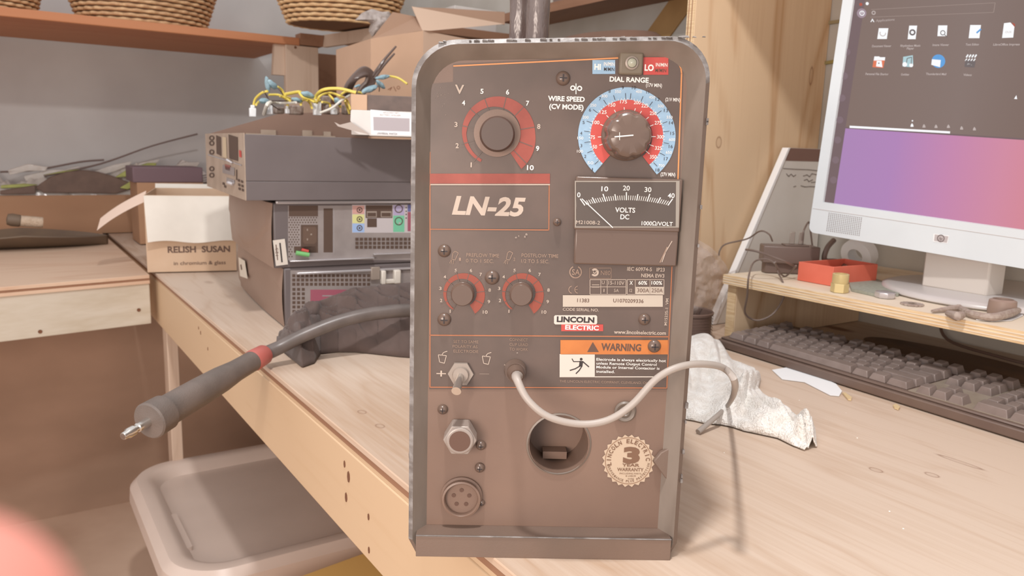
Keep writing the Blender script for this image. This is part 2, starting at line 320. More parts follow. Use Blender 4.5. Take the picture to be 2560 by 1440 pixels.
CHROME = mat('bright_metal', (210,206,200), 0.2, metal=0.9)
WHT = mat('white_print', (232,228,222), 0.6); DIMW = mat('faded_print', (150,126,110), 0.6); MIDW = mat('grey_print', (186,170,156), 0.6)
ORN = mat('orange_line', (214,144,90), 0.5); ORND = mat('faded_orange_line', (176,110,74), 0.5)
REDP = mat('red_print', (194,80,72), 0.5, c2=(184,70,64), scale=(60, 60, 60)); REDD = mat('faded_red_print', (154,76,64), 0.5, c2=(140,66,55), scale=(60, 60, 60)); REDF = mat('dim_red_print', (142,68,52), 0.5)
BLUP = mat('light_blue_print', (152,182,206), 0.5, c2=(136,166,190), scale=(90, 90, 90)); INK = mat('black_ink', (52,44,44), 0.6); INKD = mat('faded_ink', (96,70,58), 0.6)
mc = thing('welding_wire_feeder', 'large black boxy welding wire feeder standing front and centre on the bench', 'machine', M=MM)
U0, U1, VT = -0.0055, 0.1990, 0.3762
def top(u): return 0.0095*(u/0.2)-0.001     # the lid sags to the left
def outline(ins, n=9):
    pts = []
    r = 0.030-ins*0.6
    for k, (cx, cy, a) in enumerate(((U1-ins-r, VT-ins-r, 0), (U0+ins+r, VT-ins-r, 90))):
        for i in range(n+1): t_ = R(a+90*i/n); pts.append((cx+r*math.cos(t_), cy+r*math.sin(t_)))
    pts = [(u, v+top(u)*max(0, min(1, (v-0.30)/0.05))) for u, v in pts]
    k = len(pts)
    return [(U1-ins, 0.012)] + pts + [(U0+ins, 0.012), (U0+ins+0.006, 0.0), (U1-ins-0.006, 0.0)]
def ringstrip(mb, a, ya, bb, yb):
    n = len(a); vs = [(p[0], ya, p[1]) for p in a]+[(p[0], yb, p[1]) for p in bb]
    mb.raw(vs, [(i, (i+1) % n, (i+1) % n+n, i+n) for i in range(n)])
A0, A1, A2, A3 = outline(0.0), outline(0.0032), outline(0.0045), outline(0.0125)
b = MB(MM).use(BLK); ringstrip(b, A0, 0.001, A0, 0.44); n = len(A0); b.raw([(p[0], 0.44, p[1]) for p in A0], [tuple(range(n))]); b.build('case', mc)
kt = len(A0)-3
def ringpart(mb, a, ya, bb, yb, top_):
    n = len(a); vs = [(p[0], ya, p[1]) for p in a]+[(p[0], yb, p[1]) for p in bb]
    mb.raw(vs, [(i, (i+1) % n, (i+1) % n+n, i+n) for i in range(n) if (1 <= i < kt) == top_])
b = MB(MM).use(WORN); ringpart(b, A1, -0.001, A0, 0.001, True); ringpart(b, A0, 0.001, A0, 0.006, True); b.build('worn_rim', mc, label='worn silvery top rim of the case')
b = MB(MM).use(RIMS); ringpart(b, A1, -0.001, A0, 0.001, False); ringpart(b, A0, 0.001, A0, 0.006, False); b.build('side_rim', mc)
b = MB(MM).use(RIMG); ringstrip(b, A1, -0.001, A2, 0.001); ringstrip(b, A2, 0.001, A3, 0.0135); b.build('inner_bevel', mc)
# chipped paint crumbs along the top edge
b = MB(MM).use(WORN); rnd = random.Random(4)
for i in range(34):
    u = rnd.uniform(0.004, 0.192); v = VT+top(u)-0.0010-(0.012*max(0, (0.018-u)/0.018)**2); q = rnd.uniform(.0005, .0016); b.hexa([(u,-.0011,v),(u+q*3,-.0011,v-.0003),(u+q*3,.002,v),(u,.002,v),(u+q*.4,-.0009,v+q*.7),(u+q*2.2,-.0009,v+q*rnd.uniform(.3,1)),(u+q*2,.001,v+q*.6),(u+q*.5,.001,v+q*.5)])
for i in range(9):
    v = rnd.uniform(0.05, 0.33); q = rnd.uniform(.0006, .0014); b.box((U1-q, -0.001, v), (U1+q*.6, 0.002, v+q*3))
b.build('chipped_paint', mc, smooth=False)['kind'] = 'stuff'
# front panel with real openings
hole = [FP(1397+74*math.cos(2*math.pi*i/36), 1110+76*math.sin(2*math.pi*i/36), 0.0135) for i in range(36)]
m3 = [(p[0], p[1]) for p in A3]
b = MB(MM).use(BLKP); b.flat([m3, hole], lambda u, v, h: (u, 0.0135, v)); b.build('front_panel', mc, smooth=False)
hc = (sum(p[0] for p in hole)/36, sum(p[1] for p in hole)/36)
b = MB(MM).use(BLKP); n = 36
vs = [(p[0], 0.0135, p[1]) for p in hole]+[(p[0], 0.05, p[1]) for p in hole]; b.raw(vs, [(i, (i+1) % n, (i+1) % n+n, i+n) for i in range(n)]+[tuple(range(n, 2*n))])
b.box((hc[0]-0.010, 0.038, hc[1]-0.022), (hc[0]+0.009, 0.049, hc[1]-0.016)); b.build('cable_opening', mc)
b = MB(MM).use(RIMG); b.lathe([(0.0236, 0.0), (0.0248, 0.0008), (0.0236, 0.0018)], Matrix.Translation((hc[0], 0.0122, hc[1])) @ Matrix.Rotation(R(-90), 4, 'X'), n=40, cap=False); b.build('opening_ring', mc)
# bottom flange
b = MB(MM).use(BLK).box((0.0005, -0.004, 0.0), (0.1935, 0.0135, 0.0165)); b.box((0.0005, -0.0040, 0.0165), (0.1935, 0.0135, 0.0173)).use(WORN).box((0.0005, -0.0046, 0.0166), (0.1935, -0.0034, 0.0176)); b.build('bottom_flange', mc, bevel=0.0015)
# --- lettering plane
def fm(dep):
    def f(u, v, h): return (u, dep-h, v)
    return f
class Face:                                   # draws flat print on a plane of the machine front
    def __init__(s, name, dep=0.0128, label=None, M=None): s.b = MB(M or MM); s.I = (M or MM).inverted(); s.dep = dep; s.f = fm(dep); s.name = name; s.label = label
    def fp(s, x, y, d): return FP(x, y, d, s.I)
    def up(s, k=1): s.dep -= 0.00012*k; s.f = fm(s.dep); return s
    def poly(s, m, pts, holes=()):
        s.b.use(m).flat([[s.fp(*p, s.dep) for p in pts]]+[[s.fp(*p, s.dep) for p in h] for h in holes], s.f); return s
    def rect(s, m, x0, y0, x1, y1): return s.poly(m, [(x0, y0), (x1, y0), (x1, y1), (x0, y1)])
    def line(s, m, pts, w):
        for (a, c) in zip(pts[:-1], pts[1:]):
            dx, dy = c[0]-a[0], c[1]-a[1]; l = math.hypot(dx, dy) or 1; nx, ny = -dy/l*w/2, dx/l*w/2; ex, ey = dx/l*w*.2, dy/l*w*.2
            s.poly(m, [(a[0]+nx-ex, a[1]+ny-ey), (c[0]+nx+ex, c[1]+ny+ey), (c[0]-nx+ex, c[1]-ny+ey), (a[0]-nx-ex, a[1]-ny-ey)])
        return s
    def frame(s, m, x0, y0, x1, y1, w=2): return s.line(m, [(x0, y0), (x1, y0), (x1, y1), (x0, y1), (x0, y0)], w)
    def text(s, m, body, x, y, h, w, **k):
        u, v = s.fp(x, y, s.dep); u2, _ = s.fp(x+w/2, y, s.dep); u1, _ = s.fp(x-w/2, y, s.dep); _, v2 = s.fp(x, y-h, s.dep)
        s.b.use(m).text(body, s.f, u, v, v2-v, u2-u1, **k); return s
    def rtext(s, m, body, cx, cy, r, a, h, w, **k):   # lettering on a circle, a in degrees clockwise from the top
        x = cx+r*math.sin(R(a)); y = cy-r*math.cos(R(a)); return s.text(m, body, x, y, h, w, ang=-R(a), **k)
    def arc(s, m, cx, cy, r0, r1, a0, a1, r0b=None, r1b=None, n=40):
        o_ = []; i_ = []
        for k in range(n+1):
            t_ = k/n; a = R(a0+(a1-a0)*t_); ro = r1+((r1b or r1)-r1)*t_; ri = r0+((r0b or r0)-r0)*t_
            o_.append((cx+ro*math.sin(a), cy-ro*math.cos(a))); i_.append((cx+ri*math.sin(a), cy-ri*math.cos(a)))
        return s.poly(m, o_+i_[::-1])
    def tick(s, m, cx, cy, r0, r1, a, w): return s.line(m, [(cx+r0*math.sin(R(a)), cy-r0*math.cos(R(a))), (cx+r1*math.sin(R(a)), cy-r1*math.cos(R(a)))], w)
    def done(s, parent=None): return s.b.build(s.name, parent or mc, smooth=False, label=s.label, recalc=False)
PLATE = mat('nameplate_black', (102,86,78), 0.36, c2=(90,77,70), scale=(22, 22, 22), spec=0.5)  # darker than the panel below, so the haze growing downward sits in the tones
f = Face('nameplate', 0.0131, 'dark nameplate with thin orange border lines')
f.poly(PLATE, [(1133,160),(1545,140),(1660,133)]+[(1660+48*math.sin(R(a)), 186-52*math.cos(R(a))) for a in range(15, 91, 15)]+[(1700,450),(1688,670),(1671,973),(1073,973),(1073,210),(1133,205)])
f.up(2)
f.line(ORN, [(1134,165),(1545,145)], 3.5).line(ORN, [(1608,139),(1660,138)]+[(1660+44*math.sin(R(a)), 184-46*math.cos(R(a))) for a in range(15, 91, 15)]+[(1700,300),(1695,448)], 3.5)
f.line(ORND, [(1075,380),(1075,968),(1667,970),(1680,664)], 2.4).line(ORND, [(1075,838),(1672,842)], 2.6).line(ORND, [(1373,463),(1372,575),(1076,573)], 2.4)
f.done()
f = Face('brand_band', 0.0126, 'red band over the large white model lettering')
f.rect(REDD, 1075, 434, 1375, 459).rect(MIDW, 1076, 460, 1375, 463).rect(PLATE, 1078, 465, 1371, 571).up()
f.text(MIDW, 'LN-25', 1222, 515, 44, 184, bold=0.035, shear=0.22); f.done()
# voltage dial
f = Face('voltage_scale', 0.0126, 'faded red ring that widens clockwise, numbered one to ten')
cx, cy = 1243, 333
f.arc(REDD, cx, cy, 76, 83, -150, -90, 77, 88).arc(REDD, cx, cy, 77, 88, -90, 0, 66, 92).arc(REDD, cx, cy, 66, 92, 0, 90, 58, 95).arc(REDD, cx, cy, 58, 95, 90, 146, 52, 108).up()
for k, (x, y) in enumerate(((1178,412),(1143,364),(1140,311),(1159,257),(1205,228),(1269,230),(1319,258),(1347,316),(1344,371),(1326,419))):
    f.text(WHT if k in (3, 4, 5, 6, 8, 9) else MIDW, str(k+1), x, y, 12, 17 if k == 9 else 3 if k == 0 else 8, bold=0.02)
    a = math.degrees(math.atan2(x-cx, cy-y)); f.tick(PLATE, cx, cy, 50, 112 if k == 9 else 94, a, 2)
f.text(MIDW, 'V', 1149, 223, 22, 23, bold=0.02); f.done()
def knob(name, x, y, r0, r1, h, flutes=0, dep=0.0128, m=BLKG, parent=None):
    u, v = FP(x, y, dep-h*0.5); k = 0.2044/690
    M = Matrix.Translation((u, dep, v)) @ Matrix.Rotation(R(90), 4, 'X')
    b = MB(MM).use(m)
    b.lathe([(r0*k, 0), (r0*k, h*.15), (r1*k*1.02, h*.22), (r1*k, h*.9), (r1*k*.93, h), (0.00001, h)], M, n=40)
    return b, M, k, name
b, M, k, nm = knob('voltage_knob', 1243, 335, 42, 40, 0.012, m=mat('knob_black', (84,69,62), .35)); kb = b.build('voltage_knob', mc)
b = MB(MM).use(BLKP); u, v = FP(1243, 333, 0.0125); b.lathe([(0.0165, 0), (0.0165, 0.0008), (0.012, 0.001)], Matrix.Translation((u, 0.0126, v)) @ Matrix.Rotation(R(90), 4, 'X'), n=40); b.build('knob_washer', kb)
# wire speed dial
f = Face('wire_speed_scale', 0.0126, 'pale blue outer ring and red inner ring of speed numbers')
cx, cy = 1567, 340
f.arc(BLUP, cx, cy, 91, 122, -139, 142, n=60).up().arc(REDP, cx, cy, 64, 91, -139, 142, n=60).up()
blk = ((1,1481,424),(2,1463,391),(3,1453,364),(4,1453,333),(5,1459,306),(6,1475,275),(7,1500,247),(8,1524,228),(9,1557,219),(10,1585,219),(11,1619,230),(12,1644,248),(13,1665,276),(14,1678,307),(15,1681,333),(16,1677,366),(17,1665,397),(18,1644,425))
for q, x, y in blk:
    a = math.degrees(math.atan2(x-cx, cy-y)); f.text(INK, str(q), x, y, 8, 2 if q == 1 else 5 if q < 10 else 6 if q == 11 else 10); f.tick(INK, cx, cy, 93, 107, a+(3 if q < 10 else -3), 1.3)
for q, x, y in ((50,1476,407),(100,1450,378),(150,1451,345),(200,1464,293),(250,1483,263),(300,1511,240),(350,1545,229),(400,1597,229),(450,1630,243),(500,1652,265),(550,1674,293),(600,1680,349),(650,1672,381),(700,1654,414)):
    f.text(WHT, str(q), x, y, 7, 15)
for i in range(57): f.tick(WHT, cx, cy, 91, 95, -137+i*4.95, 1.1)
for q, x, y in ((50,1487,367),(75,1482,343),(100,1490,306),(125,1508,280),(150,1530,262),(175,1559,254),(200,1593,256),(225,1612,264),(250,1633,283),(275,1645,307),(300,1651,342),(325,1646,370),(350,1633,392)):
    a = math.degrees(math.atan2(x-cx, cy-y)); f.text(WHT, str(q), x, y, 9, 17 if q > 99 else 11, bold=0.01); f.tick(WHT, cx, cy, 58, 72, a, 1.8)
f.done()
u, v = FP(1570, 338, 0.004); k = 0.2044/690; M = Matrix.Translation((u, 0.0128, v)) @ Matrix.Rotation(R(90), 4, 'X')
b = MB(MM).use(BLKG)
prof = [(60, 0), (60, .0022), (56, .004), (54, .012), (50, .0155), (44, .0168), (0.01, .0172)]
def kn(a_, z_):
    i = z_*(len(prof)-1); i0 = min(int(i), len(prof)-2); t_ = i-i0; r_ = prof[i0][0]*(1-t_)+prof[i0+1][0]*t_; h = prof[i0][1]*(1-t_)+prof[i0+1][1]*t_
    th = a_*2*math.pi; fl = 1-0.075*max(0, math.cos(th*7+math.pi))**2*(1 if 0.3 < z_ < 0.95 else 0); r_ *= fl*k
    q = M @ Vector((r_*math.cos(th), r_*math.sin(th), h)); return q
b.grid(kn, 112, 12, closeu=True); kb = b.build('wire_speed_knob', mc)
f = Face('pointer_mark', -0.0046); f.b.M = MM
f.line(WHT, [(1537,342),(1583,338)], 3).line(WHT, [(1549,331),(1549,350)], 1.5).done(kb)
u, v = FP(1519, 343, 0.004); b = MB(MM).use(WHT).lathe([(0.0009, 0), (0.0006, .0005)], Matrix.Translation((u, 0.0006, v)) @ Matrix.Rotation(R(90), 4, 'X'), n=10); b.build('index_dot', kb)
# HI / LO labels, lamp
f = Face('range_labels', 0.0126, 'light blue HI label and red LO label'); f.rect(BLUP, 1481, 150, 1538, 185).rect(REDP, 1608, 143, 1671, 187).up()
f.text(WHT, 'HI', 1494, 167, 14, 16, bold=0.04).text(WHT, 'LO', 1623, 169, 15, 23, bold=0.04)
f.text(WHT, 'IN/MIN', 1523, 160, 9, 27, bold=0.01).text(INK, 'M/MIN', 1523, 173, 9, 26, bold=0.01).text(WHT, 'IN/MIN', 1654, 162, 9, 29, bold=0.01).text(INKD, 'M/MIN', 1652, 176, 9, 27, bold=0.01); f.done()
OLV = mat('olive_bracket', (116,104,88), 0.5); LENS = mat('clear_lens', (190,190,170), 0.08, spec=0.8, alpha=0.75)
u, v = FP(1577, 159); b = MB(MM).use(OLV); u0, v0 = FP(1545, 187); u1, v1 = FP(1608, 132)
b.box((u0, 0.0085, v0), (u1, 0.0135, v1)); lb = b.build('lamp_bracket', mc, bevel=0.0015)
b = MB(MM).use(GREYM); M = Matrix.Translation((u, 0.0085, v)) @ Matrix.Rotation(R(90), 4, 'X'); b.lathe([(0.0044, 0), (0.0046, .001), (0.0034, .0016), (0.0034, 0.0002)], M, n=24, cap=False).use(LENS); b.lathe([(0.0034, 0.0002), (0.003, .002), (0.0015, .0032), (0.00001, .0036)], M, n=24, cap=False); b.build('indicator_lens', lb)
f = Face('front_lettering', 0.0126, 'white printed words around the wire speed dial')
f.text(WHT, 'DIAL RANGE', 1573, 199, 12, 98, bold=0.035).text(WHT, '(17V MIN)', 1635, 213, 9, 40, bold=0.015).text(WHT, '(21V MIN)', 1682, 249, 9, 37, bold=0.015).text(WHT, '(27V MIN)', 1670, 436, 9, 37, bold=0.015)
f.text(WHT, 'WIRE SPEED', 1416, 247, 12, 92, bold=0.035).text(WHT, '(CV MODE)', 1416, 267, 12, 86, bold=0.035)
f.arc(WHT, 1432, 220, 3.4, 6.6, 0, 360, n=20).arc(WHT, 1449, 221, 3.4, 6.6, 0, 360, n=20).line(WHT, [(1440,209),(1440,235)], 2.4)
f.done(); f = Face('timer_lettering', 0.0126, 'faded timer words and numbers')
f.text(DIMW, 'PREFLOW TIME', 1207, 638, 9, 82, bold=0.005).text(DIMW, '0 TO 1 SEC.', 1200, 652, 9, 70, bold=0.005).text(DIMW, 'POSTFLOW TIME', 1350, 639, 9, 92, bold=0.005).text(DIMW, '1/2 TO 5 SEC.', 1338, 653, 9, 70, bold=0.005)
for dx, nlab in ((0, '1'), (136, '2')):
    f.line(DIMW, [(1133+dx,632),(1130+dx,648),(1138+dx,650),(1146+dx,632),(1138+dx,628),(1133+dx,632)], 1.6).line(DIMW, [(1128+dx,650),(1124+dx,658)], 1.3).line(DIMW, [(1134+dx,651),(1133+dx,660)], 1.3).line(DIMW, [(1130+dx,650),(1128+dx,660)], 1.3).text(DIMW, nlab, 1150+dx, 648, 8, 5)
for cx, dx in ((1156, 0), (1303, 140)):
    for q, x, y in ((1,1126,777),(2,1104,750),(3,1102,720),(4,1113,691),(5,1140,675),(6,1177,675),(7,1201,685),(8,1223,724),(9,1221,753),(10,1212,779)):
        xx = cx+(x-1156)*1.02; f.text(MIDW, str(q), xx, y+1, 8, 12 if q == 10 else 2.2 if q == 1 else 6, bold=0.015)
f.done(); f = Face('switch_lettering', 0.0126, 'faded words, plus, minus and clamp symbols')
for x, y, tx in ((1165,854,'SET TO SAME'),(1163,866,'POLARITY AS'),(1165,878,'ELECTRODE')): f.text(DIMW, tx, x, y, 7, 62)
for x, y, tx in ((1297,849,'CONNECT'),(1297,861,'CLIP LEAD'),(1297,873,'TO WORK')): f.text(DIMW, tx, x, y, 7, 46)
f.text(MIDW, '+', 1103, 934, 22, 24).text(MIDW, '-', 1211, 934, 4, 24, bold=0.0)
for dx, dy in ((0, 0), (110, 3)): f.line(MIDW, [(1096+dx,888+dy),(1099+dx,905+dy),(1111+dx,908+dy),(1116+dx,889+dy),(1096+dx,887+dy)], 1.8).line(MIDW, [(1104+dx,888+dy),(1109+dx,881+dy),(1118+dx,878+dy)], 1.8)
f.done(); f = Face('maker_lettering', 0.0126, 'small printed maker and standards lines')
f.text(DIMW, 'THE LINCOLN ELECTRIC COMPANY, CLEVELAND, OHIO', 1515, 955, 6, 232)
f.done(); f = Face('standards_lettering', 0.0126, 'small printed standards, web address and code lines'); f.text(MIDW, 'IEC 60974-5   IP23', 1615, 673, 9, 94, bold=0.02).text(MIDW, 'NEMA EW3', 1632, 689, 9, 58, bold=0.025)
f.text(MIDW, 'www.lincolnelectric.com', 1600, 831, 9, 130, bold=0.025).text(MIDW, 'CODE SERIAL NO.', 1452, 774, 7, 90, bold=0.01).text(MIDW, 'M15235-1  VM', 1666, 780, 7, 68, ang=R(90), bold=0.01)
f.done()
# approvals and rating table
f = Face('rating_table', 0.0126, 'rating table with approval marks')
f.arc(DIMW, 1439, 680, 13, 16, 25, 335, n=26).text(DIMW, 'SA', 1440, 680, 14, 20, bold=0.02).arc(DIMW, 1431, 724, 8, 10, 190, 350, n=16).arc(DIMW, 1446, 724, 8, 10, 190, 350, n=16).line(DIMW, [(1438,724),(1444,724)], 1.6)
f.arc(MIDW, 1487, 681, 5, 10, -50, 235, n=24).line(MIDW, [(1483,680),(1487,684),(1494,675)], 2.2).text(DIMW, 'N80', 1514, 682, 11, 24).frame(DIMW, 1474, 670, 1528, 696, 1.2)
f.frame(MIDW, 1475, 699, 1565, 736, 1.6).frame(MIDW, 1568, 699, 1660, 736, 1.6).line(MIDW, [(1475,717),(1565,717)], 1.4).line(MIDW, [(1502,699),(1502,736)], 1.4).line(MIDW, [(1518,699),(1518,736)], 1.4).line(MIDW, [(1588,699),(1588,736)], 1.4).line(MIDW, [(1625,699),(1625,736)], 1.4)
f.line(MIDW, [(1480,712),(1498,712)], 1.6).line(MIDW, [(1480,718),(1498,718)], 1.2)
f.rect(mat('label_cream', (186,174,160), 0.6), 1588, 717, 1624, 736).rect(MATS['label_cream'], 1626, 717, 1660, 736).up()
f.text(MIDW, 'U', 1508, 706, 8, 7).text(MIDW, '15-110V', 1541, 707, 9, 40, bold=0.01).text(MIDW, 'I', 1510, 726, 8, 2).text(MIDW, '5A', 1541, 726, 8, 12).text(WHT, 'X', 1578, 707, 9, 8, bold=0.02).text(WHT, '60%', 1607, 707, 9, 22, bold=0.02).text(WHT, '100%', 1642, 707, 9, 27, bold=0.02).text(MIDW, 'I2', 1577, 726, 8, 7)
f.text(INKD, '300A', 1608, 726, 10, 30).text(INKD, '250A', 1643, 726, 10, 28); f.done()
f = Face('serial_strip', 0.0125, 'cream strip stamped with code and serial numbers'); f.rect(MATS['label_cream'], 1407, 738, 1657, 767).up().text(INKD, '11383', 1458, 751, 9, 30, bold=0.01).text(INKD, 'U1070209336', 1571, 752, 9, 76, bold=0.01); f.done()
f = Face('maker_logo', 0.0125, 'white and red maker logo block')
f.poly(mat('label_white', (204,196,186), 0.6), [(1388,788),(1490,788),(1493,791),(1493,808),(1490,811),(1388,811),(1385,808),(1385,791)]).rect(REDP, 1403, 811, 1508, 828).up()
f.text(INK, 'LINCOLN', 1439, 799, 13, 94, bold=0.045).text(WHT, 'ELECTRIC', 1455, 819, 11, 84, bold=0.03); f.done()
# warning label
f = Face('warning_label', 0.0125, 'orange and white WARNING label')
f.rect(mat('warning_orange', (196,120,62), 0.5, c2=(184,110,56), scale=(70, 70, 70)), 1401, 850, 1670, 886).rect(MATS['label_white'], 1399, 885, 1487, 943).line(MATS['label_white'], [(1487,942),(1664,942)], 2.4).up()
f.poly(INKD, [(1482,855),(1497,880),(1468,880)]).text(INKD, 'WARNING', 1553, 868, 17, 100, bold=0.035)
f.arc(INK, 1453, 898, 0.1, 3.5, 0, 359, n=14).poly(INK, [(1449,902),(1458,903),(1456,916),(1447,917)]).line(INK, [(1450,904),(1434,904),(1430,897)], 2.2).line(INK, [(1457,904),(1472,917)], 2.8).line(INK, [(1450,915),(1438,922),(1425,926)], 2.8).line(INK, [(1455,915),(1448,926),(1440,934)], 2.8)
for q, tx in enumerate(('Electrode is always electrically hot', 'unless Remote Output Control', 'Module or Internal Contactor is', 'installed.')): f.text(WHT, tx, 1491+(174, 151, 158, 46)[q]/2, 900+q*9.6, 6.5, (174, 151, 158, 46)[q], bold=0.012)
f.done()
# warranty sticker
f = Face('warranty_sticker', 0.0131, 'round serrated cream warranty sticker')
star = []
for i in range(48): a = 2*math.pi*i/48; r_ = 66 if i % 2 else 60; star.append((1571+r_*math.cos(a), 1152+r_*math.sin(a)))
f.poly(mat('sticker_cream', (190,170,148), 0.6), star).up().arc(mat('sticker_ring', (150,122,100), 0.6), 1571, 1152, 56.5, 59, 0, 360, n=60).up()
IB = mat('sticker_ink', (118,88,68), 0.6)
for i, ch in enumerate('LINCOLN ELECTRIC'): f.rtext(IB, ch, 1571, 1152, 49, -100+i*12.4, 10, 8 if ch not in 'I ' else 2.6, bold=0.03) if ch != ' ' else None
for i, ch in enumerate('PERFORMANCE PLUS PROTECTION'):
    if ch != ' ': a = 258-i*6.1; x = 1571+51*math.sin(R(a)); y = 1152-51*math.cos(R(a)); f.text(IB, ch, x, y, 5.5, 4 if ch != 'I' else 1.4, ang=-R(a)+math.pi, bold=0.02)
f.text(IB, '3', 1579, 1138, 36, 42, bold=0.06).text(IB, 'YEAR', 1577, 1163, 7, 44, bold=0.03).text(IB, 'WARRANTY', 1576, 1174, 8, 66, bold=0.02).text(IB, 'INCLUDING PARTS', 1576, 1184, 4, 54).text(IB, '& LABOR', 1577, 1190, 4, 26).text(IB, 'GUIDE', 1577, 1197, 3.5, 15); f.done()
b = MB(MM).use(BLK); pts = [FP(x, y, 0.0115) for x, y in ((1632,1150),(1650,1128),(1683,1112),(1680,1210),(1660,1190))]; b.prism(pts, 0.0085, 0.0130, 'y').build('door_latch', mc, bevel=0.0008)
# voltmeter
f0 = FP(1433, 572); f1 = FP(1703, 448)
b = MB(MM).use(BLKG); b.box((f0[0], 0.0065, f0[1]), (f1[0], 0.0130, f1[1])); mt = b.build('voltmeter', mc, bevel=0.001, label='rectangular panel voltmeter')
b = MB(MM).use(mat('meter_rim', (150,142,132), 0.3)); fr = [FP(*p, 0.0064) for p in ((1437,452),(1699,452),(1697,569),(1437,569))]; fi = [FP(*p, 0.0064) for p in ((1440,455),(1690,455),(1689,566),(1440,566))]
b.flat([fr, fi], lambda u, v, h: (u, 0.0063, v)); b.build('meter_rim', mt, smooth=False, recalc=False)
f = Face('meter_scale', 0.00635); f.rect(mat('meter_face', (84,74,68), 0.5), 1441, 456, 1689, 566).up(0.5)
for i in range(41):
    s_ = -1+i/20; x = 1566+104*s_; y = 500+13*s_*s_; L_ = 19 if i % 10 == 0 else 15 if i % 5 == 0 else 11; dx, dy = 0.72*s_, -1.0; q = math.hypot(dx, dy); f.line(WHT, [(x, y), (x+dx/q*L_, y+dy/q*L_)], 2.6 if i % 5 == 0 else 1.5)
for tx, x, y in (('0',1447,487),('10',1512,472),('20',1566,470),('30',1620,474),('40',1678,489)): f.text(WHT, tx, x, y, 12, 8 if tx == '0' else 17, bold=0.01)
f.text(WHT, 'VOLTS', 1563, 525, 12, 50, bold=0.015).text(WHT, 'DC', 1562, 542, 12, 22, bold=0.015).text(MIDW, 'M21008-2', 1470, 556, 9, 60).text(WHT, '1000\u03a9/VOLT', 1643, 559, 10, 78, bold=0.01); f.done(mt)
f = Face('needle', 0.0058); f.line(WHT, [(1455,497),(1532,569)], 2.2); f.done(mt)
b = MB(MM).use(BLKG); a_ = FP(1434, 660, 0.008); c_ = FP(1697, 574, 0.008); b.box((a_[0], 0.0072, a_[1]), (c_[0], 0.0131, c_[1])); b.build('meter_lower_cover', mt, bevel=0.0012)
f = Face('cover_scratch', 0.0069); f.line(MIDW, [(1655,655),(1664,630),(1680,603)], 2).line(DIMW, [(1650,656),(1668,618)], 3); f.done(mt)
# small dials
for x in (1156, 1303):
    f = Face('timer_scale', 0.0126, 'small dim red timer ring'); f.arc(REDF, x+1, 735, 43, 46, -150, -60, 40, 50).arc(REDF, x+1, 735, 40, 50, -60, 60, 36, 54).arc(REDF, x+1, 735, 36, 54, 60, 150, 32, 58).up()
    for i in range(10): f.tick(PLATE, x+1, 735, 32, 60, -148+i*33, 1.6)
    f.done()
    b, M, k, nm = knob('timer_knob', x, 736, 29, 27, 0.008, dep=0.0128, m=BLKG); b.build('timer_knob', mc)
f = Face('paint_wear', 0.0127, 'pale scuffs and flecks worn into the black paint'); rnd = random.Random(9); SCF = mat('scuff', (146,132,122), .7)
def fleck(x, y, r_): f.poly(SCF, [(x+r_*rnd.uniform(.4, 1)*math.cos(k), y+r_*rnd.uniform(.4, 1)*math.sin(k)) for k in (0, 1.1, 2.2, 3.2, 4.3, 5.3)])
for i in range(46): fleck(rnd.gauss(1100, 13), rnd.gauss(240, 22), rnd.uniform(.5, 1.7))
for i in range(60): fleck(rnd.uniform(1140, 1660), rnd.uniform(170, 960), rnd.uniform(.4, .9))
for x, y, r_ in ((1290,594,4),(1297,590,3),(1316,586,5),(1312,592,4),(1415,134,5),(1285,905,3),(1293,882,4),(1262,912,3)): fleck(x, y, r_)
f.done()['kind'] = 'stuff'
# screws
def screw(x, y, r_):
    k = 0.2044/690; u, v = FP(x, y, 0.0105); M = Matrix.Translation((u, 0.0132, v)) @ Matrix.Rotation(R(90), 4, 'X'); R0 = r_*k
    b = MB(MM).use(BLKG); b.lathe([(R0, 0), (R0*.98, .0012), (R0*.8, .0028), (R0*.45, .0037), (0.00001, .004)], M, n=24); b.use(INK)
    b.box((u-R0*.5, 0.0090, v-R0*.09), (u+R0*.5, 0.0094, v+R0*.09)); b.box((u-R0*.09, 0.0090, v-R0*.5), (u+R0*.09, 0.0094, v+R0*.5)); b.build('screw', mc)
for q in ((1408,195,17),(1110,628,16),(1230,695,18),(1110,800,17),(1612,800,15),(1637,867,17),(1106,1026,13),(1202,1116,13),(1199,1172,13),(1393,556,10),(1204,1260,8)): screw(*q)
# toggle switch
def pl(x, y, dep): u, v = FP(x, y, dep); return Vector((u, dep, v))
b = MB(MM).use(GREYM); c0 = pl(1152, 933, 0.0128); b.cyl(c0, c0+Vector((0, -0.003, 0)), 0.0095, 0.0095, n=6).cyl(c0+Vector((0, -0.003, 0)), c0+Vector((0, -0.006, 0)), 0.0062, 0.0056, n=24); tg = b.build('toggle_switch', mc, label='metal toggle switch between plus and minus', sharp=30)
b = MB(MM).use(CHROME); b.tube([c0+Vector((0, -0.004, 0)), c0+Vector((-0.001, -0.013, -0.0035)), c0+Vector((-0.0022, -0.022, -0.007))], [0.0022, 0.0030, 0.0036], n=14).build('lever', tg)
